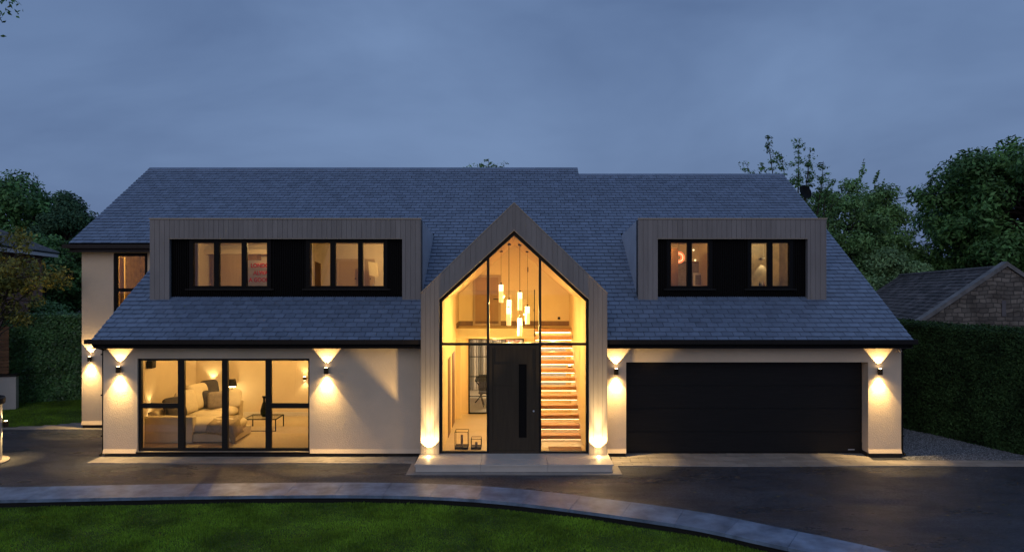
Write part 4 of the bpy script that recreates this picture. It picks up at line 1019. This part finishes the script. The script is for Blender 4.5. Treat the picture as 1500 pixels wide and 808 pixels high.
def tree(name, label, x, y, z0, top, r, cb, ncl, per, clr, size, m, seed, cat='tree', group=None, trunk=.18, lean=(0, 0), shell=.55, sprig=0, conic=0.0, flat=1.0):
    rng = np.random.default_rng(seed); e_ = empty(name, label, cat, (x, y, z0), group)
    zc = (top+cb)/2; hz = (top-cb)/2
    cs = []; rs = []; cn = []
    while len(cs) < ncl:
        d = rng.normal(size=3); d /= np.linalg.norm(d); k = rng.uniform(shell, 1.0)
        zz = d[2]*k; rr = r*(1-conic*(zz+1)/2)
        q = np.array([x+lean[0]+d[0]*k*(rr-clr*.6), y+lean[1]+d[1]*k*(rr-clr*.6)*flat, zc+zz*(hz-clr*.6)])
        cs.append(q); c_ = clr*rng.uniform(.55, 1.3); rs.append(np.array([c_, c_, c_*.72])); cn.append(int(per*(c_/clr)**2)+5)
    tb = MB(); tz = zc+hz*.3
    tp = [(x, y, z0), (x+lean[0]*.3+.05, y, z0+(tz-z0)*.4), (x+lean[0]*.7-.05, y+.05, z0+(tz-z0)*.75), (x+lean[0], y+lean[1], tz)]
    tb.tube(tp, [trunk, trunk*.8, trunk*.55, trunk*.25], 9)
    for i, q in enumerate(cs):
        f = rng.uniform(.35, .95); k = f*3; j = min(int(k), 2); A = Vector(tp[j]).lerp(Vector(tp[j+1]), k-j); B = Vector(q)
        if B.z < A.z-.5: A = Vector(tp[1])
        Mi = A.lerp(B, .5)+Vector((rng.normal()*.12, rng.normal()*.12, .12*(B-A).length*.5))
        tb.tube([A, Mi, B], [trunk*.3, trunk*.16, .012], 5, cap=False)
    # sprigs: thin upright shoots with leaves along them
    for i in range(sprig):
        q = cs[rng.integers(len(cs))]
        if q[2] < zc: continue
        hgt = rng.uniform(.6, 1.5)*clr; dx, dy_ = rng.normal(0, .35, 2)*hgt
        for k in range(6):
            t = (k+1)/6; cs.append(np.array([q[0]+dx*t, q[1]+dy_*t, q[2]+hgt*t])); rs.append(np.array([.20, .20, .16])*(1.4-t)*max(clr, .8)); cn.append(int((6+per*.02)*(1.3-t)))
        tb.tube([q, (q[0]+dx, q[1]+dy_, q[2]+hgt)], [.02, .006], 4, cap=False)
    tb.build('trunk', M_bark, e_)
    V, F = leaves(cs, rs, cn, size, rng); mesh_np('crown', V, F, m, e_); return e_
def sparse_tree(name, label, x, y, z0, tips, m, seed, size=.09):
    rng = np.random.default_rng(seed); e_ = empty(name, label, 'tree', (x, y, z0)); tb = MB(); cs = []; rs = []; cn = []
    tb.tube([(x, y, z0), (x+.1, y, z0+3), (x, y, z0+5.5)], [.14, .11, .08], 8)
    for (tx, ty_, tz_) in tips:
        A = Vector((x, y, z0+rng.uniform(3.8, 5.5))); B = Vector((tx, ty_, tz_)); Mi = A.lerp(B, .5)+Vector((rng.normal()*.1, 0, -.1)); Mi.x += (B.x-A.x)*.12
        pts = [A, A.lerp(Mi, .5)*.5+A.lerp(Mi, .5)*.5, Mi, Mi.lerp(B, .5)+Vector((rng.normal()*.08, 0, .05)), B]
        tb.tube(pts, [.06, .045, .03, .02, .008], 6, cap=False)
        Ln = (B-A).length; nt_ = int(Ln*4.2)
        for k in range(nt_):
            t = .35+.65*(k+rng.uniform(0, 1))/nt_; i = min(int(t*4), 3); c = pts[i].lerp(pts[i+1], t*4-i)
            off = Vector((rng.normal()*.28, rng.normal()*.28, rng.normal()*.15+.08))*(1.25-t)
            tb.tube([c, c+off], [.01, .005], 4, cap=False); q = c+off
            cs.append(np.array(q)); s_ = rng.uniform(.12, .30); rs.append(np.array([s_, s_, s_*.6])); cn.append(rng.integers(14, 40))
    tb.build('trunk', M_bark, e_); V, F = leaves(cs, rs, cn, size, rng, up=.8); mesh_np('crown', V, F, m, e_); return e_

tree('broadleaf_tree', 'tall dark round tree behind the red brick house', -34.2, 47, -.3, 11.4, 5.2, 3.0, 75, 420, 1.25, .15, M_leafD, 21, group='trees beyond the left garden', trunk=.3)
tree('pine_tree', 'black green pine behind the left verge of the slate roof', -28.2, 43, -.3, 10.35, 3.5, 2.0, 70, 420, .85, .11, M_leafP, 22, group='trees beyond the left garden', trunk=.25, conic=.45)
tree('broadleaf_tree', 'shorter dark tree filling the gap beside the brick house', -24.9, 38, -.3, 7.6, 3.0, 1.5, 60, 420, .9, .12, M_leafD, 23, group='trees beyond the left garden', trunk=.2)
tree('shrub', 'rounded mid green shrub above the clipped left hedge', -21.6, 31, -.3, 3.65, 1.7, .4, 36, 420, .6, .08, M_leafM, 24, cat='shrub', trunk=.08)
tree('broadleaf_tree', 'deep shaded tree at the far left edge behind the brick house roof', -40.5, 50, -.3, 9.6, 5.2, 2.5, 60, 350, 1.3, .15, M_leafD, 25, group='trees beyond the left garden', trunk=.3)
# garden maple, lit from the drive
tree('maple_tree', 'small spreading maple with yellow green leaves at the left edge', -15.3, 19.75, -.12, 6.1, 2.35, 2.4, 54, 120, .40, .065, M_leafY, 31, trunk=.11, lean=(.3, 0), shell=.3, flat=.42)
# right-hand trees
tree('ash_tree', 'feathery mid green tree just right of the slate roof', 21.3, 44, -.3, 11.0, 3.5, 2.0, 110, 330, .85, .11, M_leafM, 41, group='trees beyond the right hedge', trunk=.2, sprig=14)
tree('ash_tree', 'feathery green tree with upright shoots left of the big maple', 24.4, 45, -.3, 10.9, 2.6, 2.0, 75, 330, .80, .11, M_leafM, 42, group='trees beyond the right hedge', trunk=.2, sprig=18, conic=.3)
tree('willow_tree', 'low pale green drooping tree behind the stone building roof', 22.6, 42.5, -.3, 6.6, 3.4, 1.6, 80, 420, .95, .10, M_leafL, 43, group='trees beyond the right hedge', trunk=.16)
tree('sycamore_tree', 'very large dense dark sycamore at the right edge', 33.4, 44, -.3, 13.9, 7.1, 2.2, 210, 420, 1.3, .17, M_leafD, 44, group='trees beyond the right hedge', trunk=.4)
tree('broadleaf_tree', 'dark background tree between the willow and the sycamore', 28.4, 46, -.3, 6.8, 3.2, 1.0, 50, 400, 1.0, .14, M_leafD, 45, group='trees beyond the right hedge', trunk=.2)
sparse_tree('ash_sapling', 'sparse open tree with long leafy shoots above the right verge', 12.4, 29.5, -.3, [(UX(u, 29.5), 29.5+d, VZ(v, 29.5)) for u, v, d in ((1092, 238, 0), (1128, 196, .3), (1168, 206, -.2), (1190, 218, .2), (1206, 236, 0), (1112, 240, -.3), (1150, 222, .4), (1215, 262, 0), (1178, 250, .5), (1196, 262, -.5), (1225, 285, .2), (1140, 252, .2), (1186, 236, .1))], M_leafD, 46, .062)
sparse_tree('young_tree', 'thin tree top peeping over the ridge of the roof', -1.0, 30, 1.0, [(UX(u, 30), 30, VZ(v, 30)) for u, v in ((688, 242), (716, 232), (738, 239), (704, 240), (726, 241))], M_leafM, 47, .06)
# branch tips of a tree beside the viewpoint
tree('oak_tree', 'dark leafy branch tips hanging into the top left corner', -8.1, 8.0, -.13, 8.9, 2.05, 6.5, 60, 150, .40, .035, M_leafD, 51, trunk=.16, lean=(.24, 0))

def hedge(name, label, p0, p1, depth, h, m, n_, size, seed, z0=-.1, rough=.05):
    rng = np.random.default_rng(seed); p0, p1 = Vector(p0), Vector(p1); d = (p1-p0); Ln = d.length; d.normalize(); nrm = Vector((d.y, -d.x))   # nrm: towards the viewer
    e_ = empty(name, label, 'hedge', (p0.x, p0.y, z0)); core = MB(); q = .09
    a = p0-nrm*q+d*q; b_ = p1-nrm*q-d*q; c = p1-nrm*(depth-q)-d*q; f = p0-nrm*(depth-q)+d*q
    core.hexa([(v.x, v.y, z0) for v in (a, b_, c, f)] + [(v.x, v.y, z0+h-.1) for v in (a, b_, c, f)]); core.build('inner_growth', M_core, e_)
    s_ = rng.uniform(0, Ln, n_); k = rng.uniform(0, 1, n_); face = rng.uniform(0, h+depth+.2, n_)
    und = rough*(np.sin(s_*2.1)+np.sin(s_*5.3+1)+.6*np.sin(s_*11))*.5
    P = np.zeros((n_, 3)); Nn = np.zeros((n_, 3)); onf = face < h; j = rng.normal(0, .035, n_)-np.abs(rng.normal(0, .03, n_))
    und2 = rough*np.sin(k*h*3.1+s_*1.7)*.6
    dep = np.where(onf, -(und+und2)*.6-j, (face-h)*1.0); zz = np.where(onf, k*h, h+und*.5+j)
    P[:, 0] = p0.x+d.x*s_-nrm.x*dep; P[:, 1] = p0.y+d.y*s_-nrm.y*dep; P[:, 2] = z0+zz
    Nn[:, 0] = np.where(onf, nrm.x, 0); Nn[:, 1] = np.where(onf, nrm.y, 0); Nn[:, 2] = np.where(onf, .4, 1); Nn += rng.normal(0, .55, (n_, 3)); Nn /= np.linalg.norm(Nn, axis=1)[:, None]
    t = rng.normal(size=(n_, 3)); A = np.cross(Nn, t); A /= np.linalg.norm(A, axis=1)[:, None]; B = np.cross(Nn, A); S_ = size*rng.uniform(.6, 1.4, n_)[:, None]
    V = np.stack([P-A*S_, P+B*S_*.5-Nn*S_*.15, P+A*S_, P-B*S_*.5-Nn*S_*.15], 1).reshape(-1, 3); mesh_np('foliage', V, np.arange(4*n_).reshape(-1, 4), m, e_); return e_
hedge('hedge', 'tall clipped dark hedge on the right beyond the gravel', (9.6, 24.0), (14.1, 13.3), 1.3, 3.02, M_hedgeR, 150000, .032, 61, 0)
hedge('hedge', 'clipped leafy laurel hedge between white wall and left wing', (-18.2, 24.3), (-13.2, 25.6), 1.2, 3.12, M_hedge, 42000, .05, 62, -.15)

# ------------------------------------------------------------------ neighbours
# red brick house, seen along its side wall
r = empty('brick_house', 'red brick house with brown tiled roof behind the left garden', 'house', (-22.7, 34, -.3))
A = Vector((-22.7, 34)); d = Vector((4.5, -9.8)).normalized(); n_ = Vector((-d.y, d.x))*-1     # n_: away from us, to the left
n_ = Vector((-.908, -.417)).normalized()
ze = 5.4; ov = .45; Lh, Wd = 13.0, 9.0
def BP(s_, t_, z): q = A+d*s_+n_*t_; return (q.x, q.y, z)
MB().hexa([BP(.6, .55, -.3), BP(Lh, .55, -.3), BP(Lh, Wd, -.3), BP(.6, Wd, -.3), BP(.6, .55, ze), BP(Lh, .55, ze), BP(Lh, Wd, ze), BP(.6, Wd, ze)]).build('wall', M_redbrick, r)
b = MB(); zt_ = ze+.10; rise_ = 2.3; hw = (Wd+.5)/2
# hipped roof in tile courses
def rp(e0, e1, r0, r1, k=26):
    for i in range(k):
        f0, f1 = i/k, (i+1)/k; L0 = Vector(e0).lerp(Vector(r0), f0); R0 = Vector(e1).lerp(Vector(r1), f0); L1 = Vector(e0).lerp(Vector(r0), f1); R1 = Vector(e1).lerp(Vector(r1), f1)
        u_ = Vector((0, 0, .03)); m_ = max(2, int((R0-L0).length/.30))
        for q in range(m_):
            a0, a1 = L0.lerp(R0, q/m_), L0.lerp(R0, (q+1)/m_); c0, c1 = L1.lerp(R1, q/m_), L1.lerp(R1, (q+1)/m_); am = a0.lerp(a1, .5)+u_*1.3; cm = c0.lerp(c1, .5)+u_*.6
            b.poly([a0+u_, am+u_, cm, c0]); b.poly([am+u_, a1+u_, c1, cm]); b.poly([a0, a1, a1+u_, am+u_, a0+u_])
E0, E1, E2, E3 = BP(0, 0, zt_), BP(Lh+.5, 0, zt_), BP(Lh+.5, Wd+.5, zt_), BP(0, Wd+.5, zt_); R0_, R1_ = BP(hw, hw, zt_+rise_), BP(Lh+.5-hw, hw, zt_+rise_)
rp(E0, E1, R0_, R1_); rp(E1, E2, R1_, R1_); rp(E2, E3, R1_, R0_); rp(E3, E0, R0_, R0_); b.build('roof', M_tile, r)
b = MB(); b.tube([R0_, R1_], .09, 8).tube([E0, R0_], .08, 8).tube([E1, R1_], .08, 8); b.build('ridge_tile', M_tile, r)
b = MB()
for P0, P1 in ((E0, E1), (E3, E0), (E1, E2)):
    P0, P1 = Vector(P0), Vector(P1); in_ = (Vector(BP(Lh/2, Wd/2, zt_))-(P0+P1)/2); in_.z = 0; in_.normalize()
    a, c = P0-Vector((0, 0, .01)), P1-Vector((0, 0, .01)); dz = Vector((0, 0, -.2)); q = in_*.05
    b.hexa([a+dz, c+dz, c+dz+q, a+dz+q, a, c, c+q, a+q])
b.build('fascia', M_white, r)
b = MB(); b.tube([E0, E1], .06, 8).tube([Vector(E0)+Vector((0, 0, -.03)), BP(.5, .45, ze-.5), BP(.5, .45, 0)], .04, 8); b.build('gutter', M_black, r)
# white garden wall with slatted fence on it
r = empty('garden_wall', 'low white rendered garden wall with dark coping at the left', 'wall', (-17.2, 23.3, -.15))
q0, q1 = Vector((-17.0, 23.3)), Vector((-22.5, 21.4)); dd = (q1-q0).normalized(); nn = Vector((-dd.y, dd.x)); 
def strip(mb_, a, c, t0, t1, z0, z1): mb_.hexa([(v.x, v.y, z0) for v in (a+nn*t0, c+nn*t0, c+nn*t1, a+nn*t1)] + [(v.x, v.y, z1) for v in (a+nn*t0, c+nn*t0, c+nn*t1, a+nn*t1)]); return mb_
strip(MB(), q0, q1, 0, -.25, -.2, 1.0).build('wall_body', M_white, r); strip(MB(), q0-dd*.04, q1, .04, -.29, 1.001, 1.07).build('coping', M_frame, r)
r = empty('timber_fence', 'horizontal slatted timber fence standing above the white garden wall', 'fence', (-17.3, 23.5, 1.07))
b = MB()
for i in range(14): strip(b, q0+dd*.25, q1, -.14, -.165, 1.09+i*.115, 1.09+i*.115+.10)
b.build('slat', M_timber, r)
for k in range(3): strip(MB(), q0+dd*(.3+k*1.8), q0+dd*(.4+k*1.8), -.166, -.25, 1.07, 2.7).build('post', M_timber, r)
# stone outbuilding on the right
r = empty('stone_outbuilding', 'old stone building with mossy tiled roof above the right hedge', 'building', (18.7, 26, -.3))
gx0, gx1, gxa, gyy = 15.3, 22.2, 18.75, 26.0; zE, zA = 2.42, 4.76; DXb, DYb = 3.4, 13.2
def SB(x, f, z): return (x+DXb*f, gyy+DYb*f, z)
b = MB(); b.poly([(gx0, gyy, -.3), (gx1, gyy, -.3), (gx1, gyy, zE), (gxa, gyy, zA), (gx0, gyy, zE)])
b.quad(SB(gx0, 1, -.3), (gx0, gyy, -.3), (gx0, gyy, zE), SB(gx0, 1, zE-.3)); b.quad((gx1, gyy, -.3), SB(gx1, 1, -.3), SB(gx1, 1, zE-.3), (gx1, gyy, zE)); b.poly([SB(gx1, 1, -.3), SB(gx0, 1, -.3), SB(gx0, 1, zE-.3), SB(gxa, 1, zA-.4), SB(gx1, 1, zE-.3)])
b.build('wall', M_ashlar, r)
b = MB(); random.seed(12)
def tiles(ea, eb, ra, rb, k=17):
    ea, eb, ra, rb = map(Vector, (ea, eb, ra, rb))
    for i in range(k):
        f0, f1 = i/k, (i+1)/k; a0, a1, c0, c1 = ea.lerp(ra, f0), eb.lerp(rb, f0), ea.lerp(ra, f1), eb.lerp(rb, f1); m_ = 40; off = (i % 2)*.5
        for q in range(m_):
            s0, s1 = max(0, (q-off)/m_)+.0008, min(1, (q+1-off)/m_)-.0008
            if s1 <= s0: continue
            u1 = Vector((0, 0, .055+random.uniform(-.012, .014))); u2 = Vector((0, 0, .012))
            p_ = [a0.lerp(a1, s0), a0.lerp(a1, s1), c0.lerp(c1, s1), c0.lerp(c1, s0)]
            b.hexa([p_[0], p_[1], p_[2], p_[3], p_[0]+u1, p_[1]+u1, p_[2]+u2, p_[3]+u2])
tiles(SB(gx0-.15, 1, zE-.42), (gx0-.15, gyy+.05, zE-.1), SB(gxa, 1, zA-.42), (gxa, gyy+.05, zA-.06)); tiles((gx1+.15, gyy+.05, zE-.1), SB(gx1+.15, 1, zE-.42), (gxa, gyy+.05, zA-.06), SB(gxa, 1, zA-.42))
b.build('roof', M_tilemoss, r)
b = MB()
for xe in (gx0-.2, gx1+.2):
    a, c = Vector((xe, gyy-.06, zE-.08)), Vector((gxa, gyy-.06, zA+.02)); u1 = Vector((0, 0, .17)); v1 = Vector((0, .32, 0)); b.hexa([a, c, c+v1, a+v1, a+u1, c+u1, c+u1+v1, a+u1+v1])
b.build('coping', mat('grey_coping', (.20, .19, .18), .8, var=.3, scale=3), r)
MB().box(UX(1467, 26), UX(1473, 26), gyy-.03, gyy-.002, VZ(463, 26), VZ(440, 26)).build('vent_slit', M_tile, r)
b = MB(); b.tube([SB(gxa, t, zA-.02-.36*t) for t in np.linspace(.03, 1, 8)], .09, 7); b.build('ridge_tile', M_tilemoss, r)
tag(MB().tube([(UX(1310, 34), 34, VZ(291, 34)), (UX(1345, 34.5), 34.5, VZ(286.5, 34.5)), (UX(1400, 35), 35, VZ(281, 35))], .018, 5).build('overhead_cable', M_black), 'thin black overhead cable between the two right hand tree groups', 'cable')

# rounded garden pier with its lamp
pc = (-12.77, 16.2)
r = empty('garden_pier', 'curved end of a white garden wall with dark rounded cap at the left edge', 'wall', (pc[0], pc[1], 0))
def stadium(rad, x_end): return [(x_end, pc[1]-rad)] + [(pc[0]+rad*math.cos(t), pc[1]+rad*math.sin(t)) for t in np.linspace(-math.pi/2, math.pi/2, 17)] + [(x_end, pc[1]+rad)]
MB().prismz(stadium(.50, -17), -.05, 1.38).build('wall_body', M_white, r)
MB().prismz(stadium(.57, -17), 1.381, 1.54).build('cap', M_frame, r, bevel=.03)
MB().prismz(stadium(.65, -17), -.1, .03).build('footing', M_stone, r)
wall_lamp(pc[0]+.50*.787, pc[1]+.50*.617, .86, 'small wall lamp on the rounded end of the left garden wall', 22, 26, .787, .617, .07, group=None, ang=100)

# fallen leaves on the drive
random.seed(6)
for u, v in ((1173, 684), (1018, 721), (1140, 727), (1188, 725), (1207, 731), (1434, 742), (1469, 739), (1389, 755), (1478, 754), (1160, 690), (680, 716), (1416, 702), (792, 714), (1444, 690)):
    Y = HC/(v-400)*1000; X_ = UX(u, Y); a = random.uniform(0, 6.28); s_ = random.uniform(.03, .055)
    b = MB(); c_, n2 = math.cos(a)*s_, math.sin(a)*s_
    b.poly([(-c_, -n2, .004), (-n2*.4, c_*.4, .014), (c_, n2, .006), (n2*.4, -c_*.4, .012)])
    o = b.build('fallen_leaf', mat('dry_leaf', (.30, .24, .08), .7), None); o.location = (X_, Y, .004)
    tag(o, 'small pale fallen leaf lying on the dark drive', 'leaf', 'fallen leaves on the drive')
